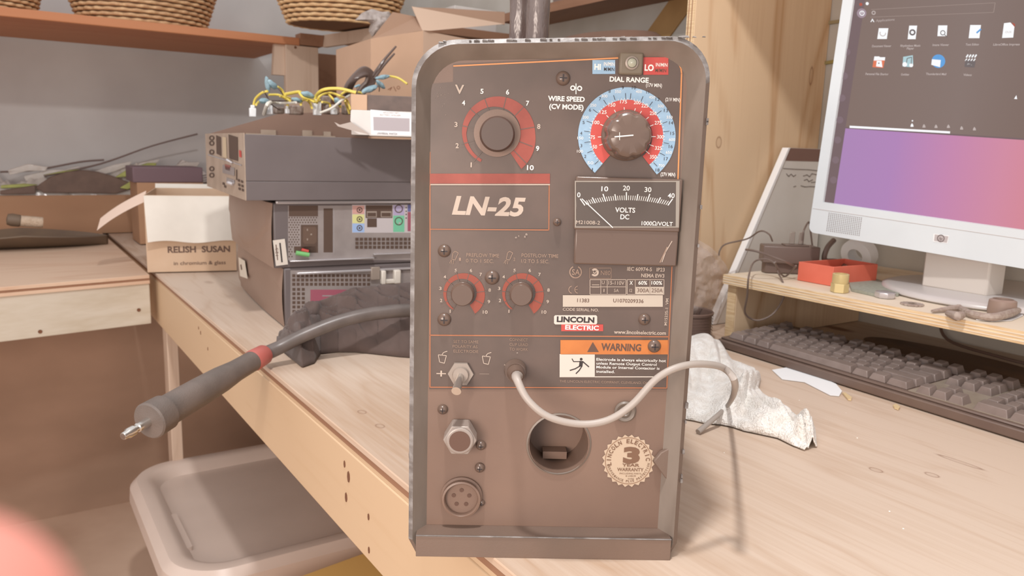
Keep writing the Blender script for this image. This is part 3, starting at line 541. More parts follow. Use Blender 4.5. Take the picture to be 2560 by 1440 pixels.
# clip lead
CORD = mat('grey_cord', (166,156,148), 0.45); CORDD = mat('tan_cord', (150,124,104), 0.5)
c0 = pl(1288, 925, 0.0128); b = MB(MM).use(BLKG); b.cyl(c0, c0+Vector((0, -0.007, 0)), 0.0085, 0.0075, n=26); b.cyl(c0+Vector((0, -0.007, 0)), c0+Vector((0.001, -0.013, -0.001)), 0.0066, 0.0055, n=22); so = b.build('lead_socket', mc)
MMi3 = MMi
def ml(p): return MMi @ Vector(p)
pts = [c0+Vector((0.001, -0.012, -0.001)), pl(1293, 950, -0.012), pl(1320, 1000, -0.020), pl(1372, 1042, -0.024), pl(1450, 1060, -0.024), pl(1520, 1050, -0.024), pl(1580, 1012, -0.024), pl(1640, 948, -0.024), pl(1695, 918, -0.022), pl(1755, 910, -0.012), pl(1812, 922, 0.002), pl(1838, 965, 0.002)]
pts += [ml(P(1822, 1010, z=0.026)), ml(P(1790, 1042, z=0.014)), ml(P(1745, 1080, z=0.0032))]
b = MB(MM).use(CORD); b.tube(pts, [0.0044, 0.0030]+[0.0026]*(len(pts)-4)+[0.0028, 0.0032], n=12); b.build('clip_lead', mc, label='grey cord looping from the front socket')
# hex fitting and round connector, grommet
HEXM = mat('fitting_metal', (158,146,138), 0.32, metal=0.2)
c0 = pl(1152, 1082, 0.0130); b = MB(MM).use(HEXM); b.cyl(c0, c0+Vector((0, -0.016, 0)), 0.0125, 0.0125, n=6).cyl(c0+Vector((0, -0.016, 0)), c0+Vector((0, -0.0175, 0)), 0.0105, 0.0098, n=26)
nt_ = b.build('gas_fitting', mc, bevel=0.0008, label='hexagonal metal hose fitting')
b = MB(MM).use(INKD); b.cyl(c0+Vector((0, -0.0175, 0)), c0+Vector((0, -0.01775, 0)), 0.0078, n=26); b.build('bore', nt_)
c0 = pl(1154, 1240, 0.0134); M = Matrix.Translation(c0) @ Matrix.Rotation(R(90), 4, 'X'); b = MB(MM).use(BLKP); b.lathe([(0.0160, 0), (0.0160, .002), (0.0146, .003), (0.0146, .007), (0.0132, .0075), (0.0126, .0068), (0.0122, .003), (0.00001, .003)], M, n=40)
cn = b.build('round_connector', mc, label='round five-pin connector socket')
b = MB(MM).use(INKD)
for a in (90, 162, 234, 306, 18): q = c0+Vector((0.0062*math.cos(R(a)), -0.003, 0.0062*math.sin(R(a)))); b.cyl(q, q+Vector((0, -0.0004, 0)), 0.0016, n=12)
b.build('pin_hole', cn)
c0 = pl(1562, 1028, 0.0134); M = Matrix.Translation(c0) @ Matrix.Rotation(R(90), 4, 'X'); b = MB(MM).use(RIMG); b.lathe([(0.0080, 0), (0.0082, .0018), (0.0070, .003), (0.0052, .0022), (0.0046, .0015), (0.0030, .0026), (0.0018, .001), (0.00001, .001)], M, n=32); b.build('grommet', mc)
# side bumps
for x, y in ((1024,450),(1025,1112)):
    u, v = FP(x, y, 0.05); b = MB(MM).use(BLK); b.lathe([(0.005, 0), (0.0048, .0018), (0.003, .003), (0.00001, .0034)], Matrix.Translation((U0, 0.03, v)) @ Matrix.Rotation(R(-90), 4, 'Y'), n=16); b.build('side_screw', mc)
# handle posts wrapped in tape
TAPE = mat('black_tape', (86,72,68), 0.28, c2=(104,92,88), scale=(60, 60, 26), bump=0.9, spec=0.7)
u, v = 0.062, 0.374
b = MB(MM).use(TAPE)
def post(bx, by, r_, seed):
    rr = random.Random(seed); n = 26
    return b.grid(lambda a, h: Vector((bx+r_*(1+0.07*noise.noise(Vector((math.cos(a*6.283)*1.5, math.sin(a*6.283)*1.5, h*9+seed))))*math.cos(a*6.283), by+r_*(1+0.07*noise.noise(Vector((math.cos(a*6.283)*1.5+5, math.sin(a*6.283)*1.5, h*9+seed))))*math.sin(a*6.283), 0.384+h*0.13)), 26, 30, closeu=True)
post(0.0815, 0.045, 0.0085, 1); post(0.0695, 0.07, 0.0085, 7); b.tube([(0.0815, 0.045, 0.513), (0.0815, 0.09, 0.522), (0.0815, 0.30, 0.522), (0.0815, 0.36, 0.50), (0.0815, 0.37, 0.372)], 0.0088, n=16)
hd = b.build('handle', mc, label='tape-wrapped carrying handle on top')
b = MB(MM).use(GREYM).cyl((0.0815, 0.045, 0.372), (0.0815, 0.045, 0.387), 0.0068).cyl((0.0695, 0.07, 0.372), (0.0695, 0.07, 0.387), 0.0075); b.build('handle_foot', hd)
# ------------------------------------------------------------------ desktop computers behind the machine
PCD = mat('pc_dark_grey', (106,98,98), 0.5, c2=(98,90,90), scale=(8, 8, 8), bump=0.03, bscale=900)
PCS = mat('pc_side_lit', (150,126,112), 0.5, c2=(142,118,104), scale=(6, 6, 6))  # lightened tone: the light on the left faces is put into the colour
PCM = mat('pc_metal', (168,160,158), 0.38, metal=0.35, c2=(156,148,146), scale=(30, 8, 30))
PCB = mat('pc_beige_metal', (176,158,142), 0.45, c2=(160,142,126), scale=(20, 20, 20))
SILV = mat('silver_trim', (196,192,194), 0.25, metal=0.5); DK = mat('dark_opening', (84,66,56), 0.8)
def pc(name, label, M, w, d, z0, z1):
    t = thing(name, label, 'computer', M=M @ Matrix.Translation((0, 0, z0)))
    return t
def vent(f, m, x0, y0, x1, y1, nx, ny, fr=0.62):
    for i in range(nx):
        for j in range(ny):
            cx = x0+(x1-x0)*(i+.5)/nx; cy = y0+(y1-y0)*(j+.5)/ny; hw = (x1-x0)/nx*fr/2; hh = (y1-y0)/ny*fr/2; f.rect(m, cx-hw, cy-hh, cx+hw, cy+hh)
# bottom computer
M1 = TR(0.383, 1.262, 0.0, -5)
p = thing('desktop_computer', 'lowest of the three stacked desktop computers, half under the black cloth', 'computer', M=M1)
b = MB(M1).use(PCD).box((0.004, 0.002, 0.002), (0.345, 0.36, 0.101)); b.build('case', p, bevel=0.003)
def bezel(Mx, z0, z1, y1, par, ph):
    b = MB(Mx).use(PCS)
    def fn(a, h):
        y = 0.002+(y1-0.002)*a; z = z0+(z1-z0)*h; e = 0.004*math.sin(min(1, a*1.0)*math.pi)+0.003*math.sin(h*math.pi)
        s_ = 0.0022*min(1, max(0, (h-(0.42+0.33*math.sin(a*4.2+ph)))*14))*min(1, a*12)
        return Vector((0.004-e-s_-(0.010 if a > .92 else 0)*(0), y, z))
    b.grid(fn, 60, 40); b.grid(lambda a, h: fn(a, 1 if h > .5 else 0)*1.0 if False else Vector((0.004, 0.002+(y1-.002)*a, z0+(z1-z0)*h)), 2, 2)
    return b.build('front_bezel', par, recalc=False, label='curved bezel, its lit tone put into the colour')
bz = bezel(M1, 0.002, 0.100, 0.42, p, 0.4)
f = Face('rear_panel', 0.0015, M=M1)
f.rect(PCM, 726, 676, 1030, 800).up(); vent(f, DK, 729, 684, 927, 716, 18, 3, .7); vent(f, DK, 729, 718, 764, 784, 3, 6, .66)
f.rect(PCM, 766, 716, 1030, 800).up(); f.rect(mat('maroon_panel', (150,84,100), 0.5), 776, 724, 891, 770).rect(mat('mint_plastic', (142,182,160), 0.5), 893, 722, 930, 738).up(); f.rect(SILV, 806, 738, 866, 741).rect(MATS['mint_plastic'], 922, 716, 930, 742).rect(DK, 932, 722, 962, 742)
f.done(p)
b = MB(M1).use(SILV); u0, v0 = FP(742, 681, 0, M1.inverted()); u1, v1 = FP(930, 672, 0, M1.inverted()); b.box((u0, -0.004, v1-0.004), (0.26, 0.002, v1)); b.build('top_trim', p, bevel=0.001)
b = MB(M1).use(mat('white_plastic', (214,208,198), 0.5)); u, v = FP(955, 712, -0.01, M1.inverted()); u1, v1 = FP(1003, 675, -0.01, M1.inverted()); b.box((u, -0.010, v), (u+.008, 0.002, v1)).box((u1-.012, -0.010, v), (u1, 0.002, v1)).box((u, -0.006, v), (u1, 0.002, v+.008)); b.build('latch', p, bevel=0.002)
b = MB(M1).use(GREYM); u, v = FP(928, 700, -0.004, M1.inverted()); u1, v1 = FP(950, 667, -0.004, M1.inverted()); b.box((u, -0.005, v), (u1, 0.002, v1)); b.build('clip', p, bevel=0.001)
def side_face(name, M, sx, par, label=None):     # print on the local x = sx plane (seen from the left)
    Ms = M @ Matrix.Translation((sx, 0, 0)) @ Matrix.Rotation(R(-90), 4, 'Z'); f = Face(name, -0.0004, label=label, M=Ms); f.par = par; return f
f = side_face('sticker', M1, -0.008, p, 'white paper sticker'); f.poly(mat('sticker_white', (214,204,188), 0.6), [(596,643),(612,652),(619,697),(600,690)]).up(2).line(INKD, [(602,662),(604,674)], 3); f.done(p)
# middle computer
M2 = TR(0.368, 1.262, 0.1015, -5)
p = thing('desktop_computer', 'middle computer of the stack, its rear ports facing the camera', 'computer', M=M2)
MB(M2).use(PCD).box((0.004, 0.002, 0.0), (0.345, 0.36, 0.1065)).build('case', p, bevel=0.003)
bezel(M2, 0.0, 0.106, 0.42, p, 2.4)
I2 = M2.inverted()
b = MB(M2).use(SILV); u, v = FP(680, 510, 0, I2); b.box((0.008, -0.006, v), (0.345, 0.002, v+0.0055)); b.build('top_trim', p, bevel=0.0018)
f = Face('rear_panel', 0.0015, M=M2, label='grey metal rear panel with coloured ports')
f.rect(PCM, 720, 514, 1030, 650).up()
f.rect(DK, 722, 514, 795, 541)
for j in range(17):
    for i in range(11):
        x = 723+i*6.8+(j % 2)*3.4; y = 544+j*6.1
        if not (750 < x < 797 and y > 560) and x < 794 and not (y > 612 and x > 733): f.poly(DK, [(x+1.9*math.cos(k), y+1.9*math.sin(k)) for k in (0, 1.05, 2.1, 3.14, 4.19, 5.24)])
f.rect(DK, 752, 562, 795, 632).rect(DK, 735, 616, 790, 632).rect(DK, 809, 521, 832, 631).rect(SILV, 833, 514, 835, 631).up()
f.poly(BLKG, [(758,567),(788,567),(792,573),(792,604),(786,610),(762,610),(757,604)]).up().rect(GREYM, 767, 572, 770, 577).rect(GREYM, 776, 584, 780, 588).rect(GREYM, 767, 596, 770, 601)
f.rect(mat('port_plate', (186,180,182), 0.4), 880, 512, 1030, 582).up()
f.rect(mat('pink_port', (196,152,144), 0.5), 881, 514, 911, 535).rect(mat('yellow_port', (204,204,142), 0.5), 881, 536, 911, 558).rect(mat('blue_port', (150,176,216), 0.5), 881, 559, 911, 581).rect(mat('lilac_port', (168,158,190), 0.5), 983, 513, 1011, 538).rect(mat('green_port', (112,186,152), 0.5), 983, 539, 1011, 580).up()
f.rect(MATS['maroon_panel'], 1019, 530, 1030, 578).rect(mat('navy_port', (96,100,150), 0.5), 1019, 512, 1030, 529)
for y, m_ in ((525, 'pink_port'), (548, 'yellow_port'), (570, 'blue_port')): f.arc(DK, 899, y, 5, 7.5, 0, 359, n=20).arc(INK, 899, y, 0.1, 2.6, 0, 359, n=12)
for y in (522, 553): f.arc(DK, 997, y, 8, 10.5, 0, 359, n=22).arc(SILV, 999, y+5, 0.1, 2.5, 0, 359, n=10)
f.rect(DK, 914, 513, 981, 545).rect(DK, 918, 546, 942, 568).up().rect(GREYM, 917, 528, 942, 543).rect(GREYM, 952, 528, 979, 543).up().rect(DK, 919, 532, 940, 541).rect(DK, 954, 532, 977, 541)
for y in (519, 528, 536, 545): f.rect(INK, 1014, y-1.5, 1017, y+1.5)
vent(f, DK, 887, 593, 1030, 623, 13, 3, .74); f.done(p)
b = MB(M2).use(SILV); u0, v0 = FP(724, 655, -0.004, I2); u1, v1 = FP(935, 640, -0.004, I2); b.box((u0, -0.008, v0), (u1, 0.002, v1-0.002)).box((u1, -0.006, v0+0.006), (0.34, 0.002, v1+0.004)); b.build('lower_trim', p, bevel=0.002)
b = MB(M2).use(mat('sticker_white', (214,204,188))); 
f = Face('barcode_label', -0.0015, 'white asset label', M=M2); f.poly(mat('label_white', (222,216,208)), [(682,601),(712,597),(720,661),(690,665)]).up().line(INKD, [(690,612),(694,650)], 2.5).line(INK, [(700,608),(705,655)], 4).text(INKD, '125', 692, 630, 7, 20, ang=R(90)); f.done(p)
b = MB(M2).use(mat('green_plastic', (112,176,110), 0.5)); q0 = Vector((FP(740, 632, -0.006, I2)[0], -0.006, FP(740, 632, -0.006, I2)[1])); q1 = Vector((FP(772, 637, -0.006, I2)[0], -0.008, FP(772, 637, -0.006, I2)[1])); b.cyl(q0, q1, 0.0038, n=12); b.build('green_plug', p)
b = MB(M2).use(REDP); b.cyl(q0+Vector((.010, .004, .004)), q1+Vector((0, .005, .005)), 0.003, n=12); b.build('red_plug', p)
# top computer, open
M3 = TR(0.328, 1.252, 0.2135, -4.5); I3 = M3.inverted()
p = thing('desktop_computer', 'top computer of the stack with its lid off and wires spilling out', 'computer', M=M3)
W3, D3, H3 = 0.34, 0.415, 0.104
b = MB(M3).use(PCD); b.box((0, 0, 0.0), (W3, D3, 0.003)).box((0, 0, 0.003), (W3, 0.003, H3-0.006)).box((W3-.003, .003, .003), (W3, D3, H3)); b.build('case', p, bevel=0.001)
b = MB(M3).use(PCD); b.box((0.0, -0.0012, 0.0305), (W3, 0.0, H3-0.002)); b.box((0.0, -0.0012, 0.0), (W3, 0.0, 0.0295)); b.build('side_cover', p, bevel=0.0006)
b = MB(M3).use(mat('pc_inner_brown', (134,108,94), 0.5)); b.prism([(0.0, .003), (W3, .003), (W3, H3+.055), (0.26, H3+.055), (0.145, H3+.046), (0.0, H3-.002)], D3-.003, D3, 'y'); b.build('far_wall', p, smooth=False)
b = MB(M3).use(PCB).box((0.003, 0.003, H3-0.012), (W3-.003, 0.014, H3-0.010)); b.box((0.075, D3-.012, H3-.006), (0.135, D3-.005, H3+.004)).box((0.105, D3-.012, H3+.004), (0.135, D3-.005, H3+.012)).box((0.19, D3-.012, H3-.004), (0.26, D3-.005, H3+.004)).box((0.19, D3-.012, H3+.004), (0.21, D3-.005, H3+.014)).box((0.235, D3-.012, H3+.004), (0.25, D3-.005, H3+.013)); b.box((0.03, 0.20, .003), (0.20, 0.34, .05)); b.build('drive_rails', p)
b = MB(M3).use(PCB)
b.box((-0.0012, 0.0, 0.0), (0.0, D3, H3)); b.build('rear_panel', p, label='beige metal rear panel facing left')
f = side_face('rear_openings', M3, -0.0014, p)
f.rect(DK, 539, 342, 552, 385) if False else None
f.poly(DK, [(540,338),(552,343),(553,390),(541,384)]).poly(DK, [(571,336),(594,343),(595,403),(573,396)]).poly(mat('cream_slot', (196,178,150), 0.5), [(556,341),(565,344),(567,396),(557,392)]).poly(REDP, [(597,375),(603,377),(604,394),(598,392)]).up(2)
for cy in (345, 358, 380, 422, 438): f.arc(DK, 529, cy, 3.4, 6.5, 0, 359, n=16)
f.poly(SILV, [(520,385),(604,412),(604,415),(520,388)]).poly(PCM, [(556,412),(586,420),(586,440),(556,432)]).poly(mat('dull_red', (150,90,84), 0.5), [(562,410),(576,414),(575,428),(563,424)]).poly(DK, [(590,424),(592,424),(592,450),(590,450)]).poly(SILV, [(566,444),(586,450),(586,460),(566,456)])
for i, (x, y) in enumerate(((594,447),(602,450),(595,458),(603,461),(596,468),(604,471),(556,455),(560,462))): f.poly(DK, [(x,y),(x+5,y+2),(x+5,y+8),(x,y+6)])
f.done(p)
b = MB(M3).use(SILV); b.tube([(-0.003, 0.10, 0.055), (-0.010, 0.11, 0.06), (-0.003, 0.13, 0.058)], 0.002, n=8).build('port_screw', p); b = MB(M3).use(SILV); b.tube([(-0.003, 0.10, 0.02), (-0.009, 0.11, 0.022), (-0.003, 0.13, 0.02)], 0.003, n=8); b.build('port_screw', p)
# ------------------------------------------------------------------ wire harness
t = thing('wire_harness', 'tangle of yellow and white wires with pale blue taped joints on the top computer', 'wires', M=Matrix.Translation(P(760, 285, y=1.42)))
YEL = mat('yellow_wire', (226,204,96), 0.4); WW = mat('white_wire', (226,222,212), 0.4); BW = mat('black_wire', (92,78,74), 0.4); BLT = mat('pale_blue_tape', (150,178,188), 0.45, c2=(128,156,168), scale=(90, 90, 90), bump=0.6); WPL = mat('white_plug', (232,234,236), 0.45)
def pth(pts, y=1.42, dy=0.03, seed=0):
    rr = random.Random(seed); return [P(a, c, y=y+rr.uniform(-dy, dy)) for a, c in pts]
yw = [[(633,270),(638,248),(655,232),(670,228)], [(640,262),(650,252),(664,250)], [(672,237),(700,238),(725,252)], [(712,236),(745,230),(752,232)], [(748,232),(760,245),(788,252)], [(694,217),(705,225),(712,240),(725,246)], [(787,262),(790,240),(810,224),(850,222),(890,232)], [(792,258),(800,240),(825,232),(850,240),(868,252),(876,275)], [(752,262),(755,252),(765,250),(775,258),(780,270)], [(970,190),(995,195),(1018,210)], [(822,236),(835,250),(852,268)], [(850,240),(862,230),(885,229),(905,232)], [(700,240),(716,250),(720,275)], [(862,252),(868,268),(874,285)], [(805,255),(822,258),(826,268)], [(760,240),(785,255),(800,250)]]
for i, w_ in enumerate(yw): MB().use(YEL).tube(pth(w_, seed=i), 0.0021 if i not in (6, 3) else 0.0029, n=7).build('yellow_wire', t)
for i, w_ in enumerate([[(672,254),(700,258),(740,256)], [(800,282),(830,270),(855,250),(875,238)], [(660,285),(668,262),(676,256)]]): MB().use(WW).tube(pth(w_, seed=40+i), 0.0022 if i < 2 else 0.0035, n=8).build('white_wire', t)
for i, w_ in enumerate([[(660,228),(668,242),(680,262),(700,275)], [(890,236),(893,228),(892,218)], [(941,214),(948,218),(948,228)], [(694,220),(702,228),(708,238)], [(672,252),(700,252),(735,252)]]): MB().use(BW).tube(pth(w_, seed=60+i), 0.0011, n=6).build('black_wire', t)
def lump(p0, p1, r_, m, seed, par, nm):
    p0 = Vector(p0); p1 = Vector(p1); q = (p1-p0).to_track_quat('Z', 'Y'); L_ = (p1-p0).length; b = MB().use(m)
    def fn(a, h):
        th = a*6.283; rr = r_*(math.sin(min(1, max(0, h))*math.pi)**0.45)*(1+0.35*noise.noise(Vector((math.cos(th)*1.6+seed, math.sin(th)*1.6, h*4)))); return p0+q @ Vector((rr*math.cos(th), rr*math.sin(th)*0.75, L_*h))
    b.grid(fn, 16, 14, closeu=True); return b.build(nm, par)
for i, (a, c, r_) in enumerate((((665,190),(672,232),.0045), ((668,200),(692,222),.0065), ((648,252),(672,252),.006), ((752,232),(786,242),.007), ((728,246),(756,254),.005), ((904,232),(944,214),.007), ((938,196),(975,190),.0055), ((940,200),(962,222),.005), ((838,245),(850,262),.006), ((886,218),(900,212),.003))):
    lump(P(*a, y=1.40), P(*c, y=1.41), r_, BLT, i*3.1, t, 'taped_joint')
for x, y0, y1, w_ in ((632,270,292,.0055), (793,256,288,.007), (718,272,284,.0035), (835,272,286,.0055), (672,262,286,.006)):
    a_ = P(x, y1, y=1.43); c_ = P(x, y0, y=1.43); MB().use(WPL).box((a_.x-w_, a_.y-.004, a_.z), (a_.x+w_, a_.y+.004, c_.z)).box((a_.x-w_*.6, a_.y-.003, c_.z), (a_.x+w_*.6, a_.y+.003, c_.z+.005)).build('plug', t, bevel=0.001)
for x0, y0, x1, y1 in ((690,268,712,284),(728,264,760,286),(806,240,830,262),(815,262,850,285),(862,262,880,286)):
    a_ = P(x0, y1, y=1.47); c_ = P(x1, y0, y=1.47); MB().use(mat('component_brown', (120,98,86), 0.4, c2=(160,146,136), scale=(120, 120, 120))).box((a_.x, a_.y, a_.z), (c_.x, a_.y+.02, c_.z)).build('component', t, bevel=0.003)
t = thing('cable_bundle', 'black tied cable bundle standing up behind the wires', 'cable', M=Matrix.Translation(P(900, 240, y=1.5)))
for i in range(7):
    o_ = i*4; MB().use(mat('black_cable', (98,82,76), 0.3, spec=0.7)).tube([P(858+o_*.5, 238, y=1.50+i*.004), P(872+o_*.7, 205-i, y=1.49), P(905+o_*.5, 172+i*2.5, y=1.495), P(928-i*2, 180+i*4, y=1.50), P(934-i*5, 205+i*2, y=1.505), P(905-i*2, 236, y=1.51)], 0.0042, n=8).build('cable', t)
for k_, (a, c) in enumerate((((932,190),(990,116)), ((936,196),(986,134)), ((940,188),(968,140)))): MB().use(MATS['black_cable']).tube([P(*a, y=1.50), P((a[0]+c[0])/2-3, (a[1]+c[1])/2, y=1.49), P(*c, y=1.49)], [.0035, .003, .002], n=7).build('shadow_strand', t)  # dark strands added in place of the bundle's shadow on the cardboard
# ------------------------------------------------------------------ boxes on the top computer
WCARD = mat('white_card', (216,212,208), 0.65, c2=(204,200,196), scale=(12, 12, 12)); GCARD = mat('grey_card_inside', (176,164,156), 0.7)
Mb = TR(0.479, 1.185, 0.0, -25)
zb0 = 0.320; 
t = thing('carton', 'small white carton with a printed end label, torn open, on the top computer', 'box', M=Mb @ Matrix.Translation((0, 0.02, zb0)))
u0, v0 = FP(925, 338, 0.02, Mb.inverted()); u1, v1 = FP(925, 276, 0.02, Mb.inverted()); ul = FP(875, 300, 0.02, Mb.inverted())[0]
b = MB(Mb).use(WCARD); b.box((ul+.002, 0.021, v0), (0.20, 0.16, v1)); b.build('box', t, bevel=0.001)
f = Face('end_label', 0.0205, 'white label with grey panel', M=Mb); f.poly(WCARD, [(877,276),(1040,281),(1040,342),(925,339),(886,311),(876,303)]).up().poly(mat('label_bluewhite', (226,230,234), 0.6), [(926,274),(1040,284),(1040,339),(928,336)]).up().poly(mat('label_grey', (172,164,168), 0.7), [(933,292),(1024,296),(1024,329),(934,326)]).text(INKD, 'UNIVERSAL WATCH', 968, 334, 4.5, 50, bold=0.02).text(DIMW, 'REPLACEMENT PARTS', 978, 282, 4, 40).text(DIMW, 'BATTERY HOLDER', 976, 288, 4, 52); f.done(t)
b = MB(Mb).use(GCARD); pts = [(836,305),(850,312),(878,305),(926,337),(880,326),(845,316)]; q_ = [FP(x, y, 0.012, Mb.inverted()) for x, y in pts]
b.flat([q_], lambda u, v, h: (u, 0.012+(u-q_[3][0])*0.05, v)); b.build('torn_flap', t, smooth=False, mods=None)
Mc = TR(0.53, 1.30, 0.0, -23); Ic = Mc.inverted()
t = thing('carton', 'flat brown-black carton with a beige end, on top of the white carton', 'box', M=Mc)
ua, va = FP(877, 275, 0.0, Ic); ub, vb = FP(918, 237, 0.0, Ic)
MB(Mc).use(mat('black_card', (108,90,82), 0.5, c2=(92,78,72), scale=(40, 40, 40))).box((ub, 0.0, va), (ub+0.16, 0.12, vb)).build('box', t, bevel=0.001)
MB(Mc).use(mat('beige_card', (196,162,134), 0.7)).box((ua, -0.001, va), (ub, 0.12, vb)).build('box_end', t, bevel=0.001)
# ------------------------------------------------------------------ relish box
A_ = P(369, 682, z=0.002); B_ = P(592, 677, z=0.002); yw_ = math.degrees(math.atan2(B_.y-A_.y, B_.x-A_.x)); Mr = TR(A_.x, A_.y, 0.003, yw_); Ir = Mr.inverted(); Wr = (B_-A_).length; Dr = 0.30; Hr = 0.176
t = thing('carton', 'open cream carton with folded-out flaps, lettering on its front', 'box', M=Mr)
CRM = mat('cream_card', (206,180,154), 0.7, c2=(196,166,138), scale=(9, 9, 9)); FLAP = mat('pale_card', (222,216,206), 0.7, c2=(210,204,194), scale=(10, 10, 10)); PKC = mat('pink_card', (226,200,182), 0.7)
def walls(b, w, d, h, th=0.002):
    b.box((0, 0, 0), (w, th, h)).box((0, d-th, 0), (w, d, h)).box((0, th, 0), (th, d-th, h)).box((w-th, th, 0), (w, d-th, h)).box((th, th, 0), (w-th, d-th, th)); return b
b = MB(Mr).use(CRM); walls(b, Wr, Dr, Hr); b.build('box', t, smooth=False)
b = MB(Mr).use(FLAP); q_ = [FP(x, y, -0.004, Ir) for x, y in ((355,488),(573,486),(581,560),(591,592),(480,600),(383,602),(372,560))]
def flapf(a, h):
    x = Wr*(0.0+a)+(0.004 if a > .5 else 0.006)*h; z = Hr-0.001-h*0.103+0.003*math.sin(a*9)*h; y = -0.001-0.022*math.sin(h*1.5)*(0.5+0.5*h)-0.004*math.sin(a*7+2)*h; return Vector((x, y, z))
b.grid(flapf, 24, 12); b.build('front_flap', t, recalc=False, label='pale grey-white flap folded down over the front')
b = MB(Mr).use(PKC); u, v = FP(355, 463, 0.0, Ir)
fl = lambda a, h: Vector((-a*0.098-0.006*math.sin(a*3), 0.004+h*0.06, Hr-0.016+h*.022-0.058*a-0.006*a*a))
b.grid(fl, 10, 6); b.build('side_flap', t, recalc=False, label='pinkish side flap sticking out left')
b = MB(Mr).use(FLAP); b.grid(lambda a, h: Vector((Wr*a, Dr-0.002+0.006*h, Hr-0.001+0.012*h)), 6, 3); b.build('back_flap', t, recalc=False)
f = Face('printed_words', -0.0006, 'printed product words', M=Mr); f.text(INKD, 'RELISH  SUSAN', 498, 623, 15, 156, bold=0.03).text(INKD, 'in chromium & glass', 500, 657, 9, 130, bold=0.01); f.done(t)
# purple tray between
t = tag(MB().use(mat('plum_plastic', (110,88,94), 0.5)).prism([P(418,462,y=2.45)[0:3:2] if False else (0.33, 2.46), (0.52, 2.46), (0.52, 2.60), (0.33, 2.60)], 0.18, 0.225).build('tray', bevel=0.003), 'dark plum plastic tray behind the open cream carton', 'tray')
tb = tag(MB().use(CARD).box((0.34, 2.46, 0.003), (0.52, 2.60, 0.18)).build('carton', bevel=0.001), 'brown carton under the dark plum tray', 'box')
# ------------------------------------------------------------------ black cloth and welding gun
CLO = mat('black_cloth', (92,77,72), 0.85, c2=(80,66,61), scale=(30, 30, 30), bump=0.25, bscale=1500, sheen=0.15)
low = [(688,862),(722,890),(757,918),(785,908),(800,885),(845,880),(890,880),(945,886),(1000,892),(1060,896),(1120,890)]
ridge = [(700,846,.012),(722,806,.05),(738,786,.06),(762,765,.066),(800,752,.070),(845,738,.075),(890,722,.080),(945,716,.084),(1000,708,.088),(1060,705,.088),(1120,705,.08)]
def cloth(a, h):
    n = len(low)-1; i = min(int(a*n), n-1); t_ = a*n-i; t_ = t_*t_*(3-2*t_)
    l0 = P(*low[i], z=0.001).lerp(P(*low[i+1], z=0.001), t_)
    r0 = P(ridge[i][0], ridge[i][1], z=ridge[i][2]).lerp(P(ridge[i+1][0], ridge[i+1][1], z=ridge[i+1][2]), t_)
    bk = Vector((r0.x+0.004, min(r0.y+0.03, 1.255-0.09*(r0.x-.38)), 0.001))
    if h < 0.7: k_ = h/0.7; q = l0.lerp(r0, k_); q.z = r0.z*(math.sin(k_*math.pi/2)**0.75)
    else: k_ = (h-0.7)/0.3; q = r0.lerp(bk, k_)
    e = math.sin(min(1, h/0.72)*math.pi)**0.7 if h < .72 else 0.0
    q.z += e*(0.020*noise.noise(Vector((a*9+h*3, h*2.2, 1.0)))+0.012*noise.noise(Vector((a*24+h*12, h*5, 5.0)))+0.004*noise.noise(Vector((a*60+h*30, h*9, 2.0))))
    q.y += e*0.006*noise.noise(Vector((a*14, h*5, 9.0))); q.z = max(q.z, 0.0012); return q
b = MB().use(CLO); b.grid(cloth, 130, 40); o = b.build('cloth', recalc=False); so_ = o.modifiers.new('thick', 'SOLIDIFY'); so_.thickness = 0.0012; so_.offset = 1
tag(o, 'crumpled black cloth on the bench in front of the stacked computers', 'cloth')
RUB = mat('grey_rubber', (100,90,84), 0.5, c2=(114,102,95), scale=(26, 26, 26), bump=0.12, bscale=500); RUBS = mat('cable_rubber', (106,97,93), 0.35, c2=(94,86,82), scale=(40, 40, 40))
bc = PD(648, 893, 1.045); ne = PD(378, 1050, 0.865); ax = (ne-bc).normalized()
t = thing('welding_gun', 'grey rubber-gripped welding lead hanging over the bench edge, red band round it', 'welding gun', M=Matrix.Translation(bc))
cp = [bc-ax*0.012, P(700, 868, z=0.028), P(760, 838, z=0.042), P(850, 803, z=0.058), P(940, 783, z=0.066), P(1040, 776, z=0.066), P(1150, 785, z=0.05)]
MB().use(RUBS).tube(cp, [.0100, .0095, .0095, .0095, .0098, .0100, .0100], n=16, sub=8).build('cable', t, label='long thick grey cable')
MB().use(mat('red_band', (176,96,88), 0.4)).lathe([(.0128, -.012), (.0136, -.010), (.0146, .013), (.0138, .015)], Matrix.Translation(bc) @ ax.to_track_quat('Z', 'Y').to_matrix().to_4x4(), n=30).build('red_band', t)
L_ = (ne-bc).length; MB().use(RUB).lathe([(.0135, .014), (.0140, .05*1), (.0165, L_*.4), (.0176, L_*.6), (.0180, L_-.022), (.0178, L_-.010)], Matrix.Translation(bc) @ ax.to_track_quat('Z', 'Y').to_matrix().to_4x4(), n=36).build('grip', t)
Mx = Matrix.Translation(ne) @ ax.to_track_quat('Z', 'Y').to_matrix().to_4x4()
MB().use(RUB).lathe([(.0180, -.022), (.0207, -.020), (.0212, .002), (.0196, .004), (.008, .005)], Mx, n=36).build('end_cap', t)
b = MB().use(CHROME).lathe([(.0052, .003), (.0052, .020), (.0040, .021), (.0040, .025), (.0056, .026), (.0056, .034), (.0042, .036), (.0042, .040), (.0036, .041)], Mx @ Matrix.Translation((0, 0, 0)), n=24); b.use(BLKG).lathe([(.0034, .041), (.0030, .0412)], Mx, n=20); b.build('metal_tip', t)
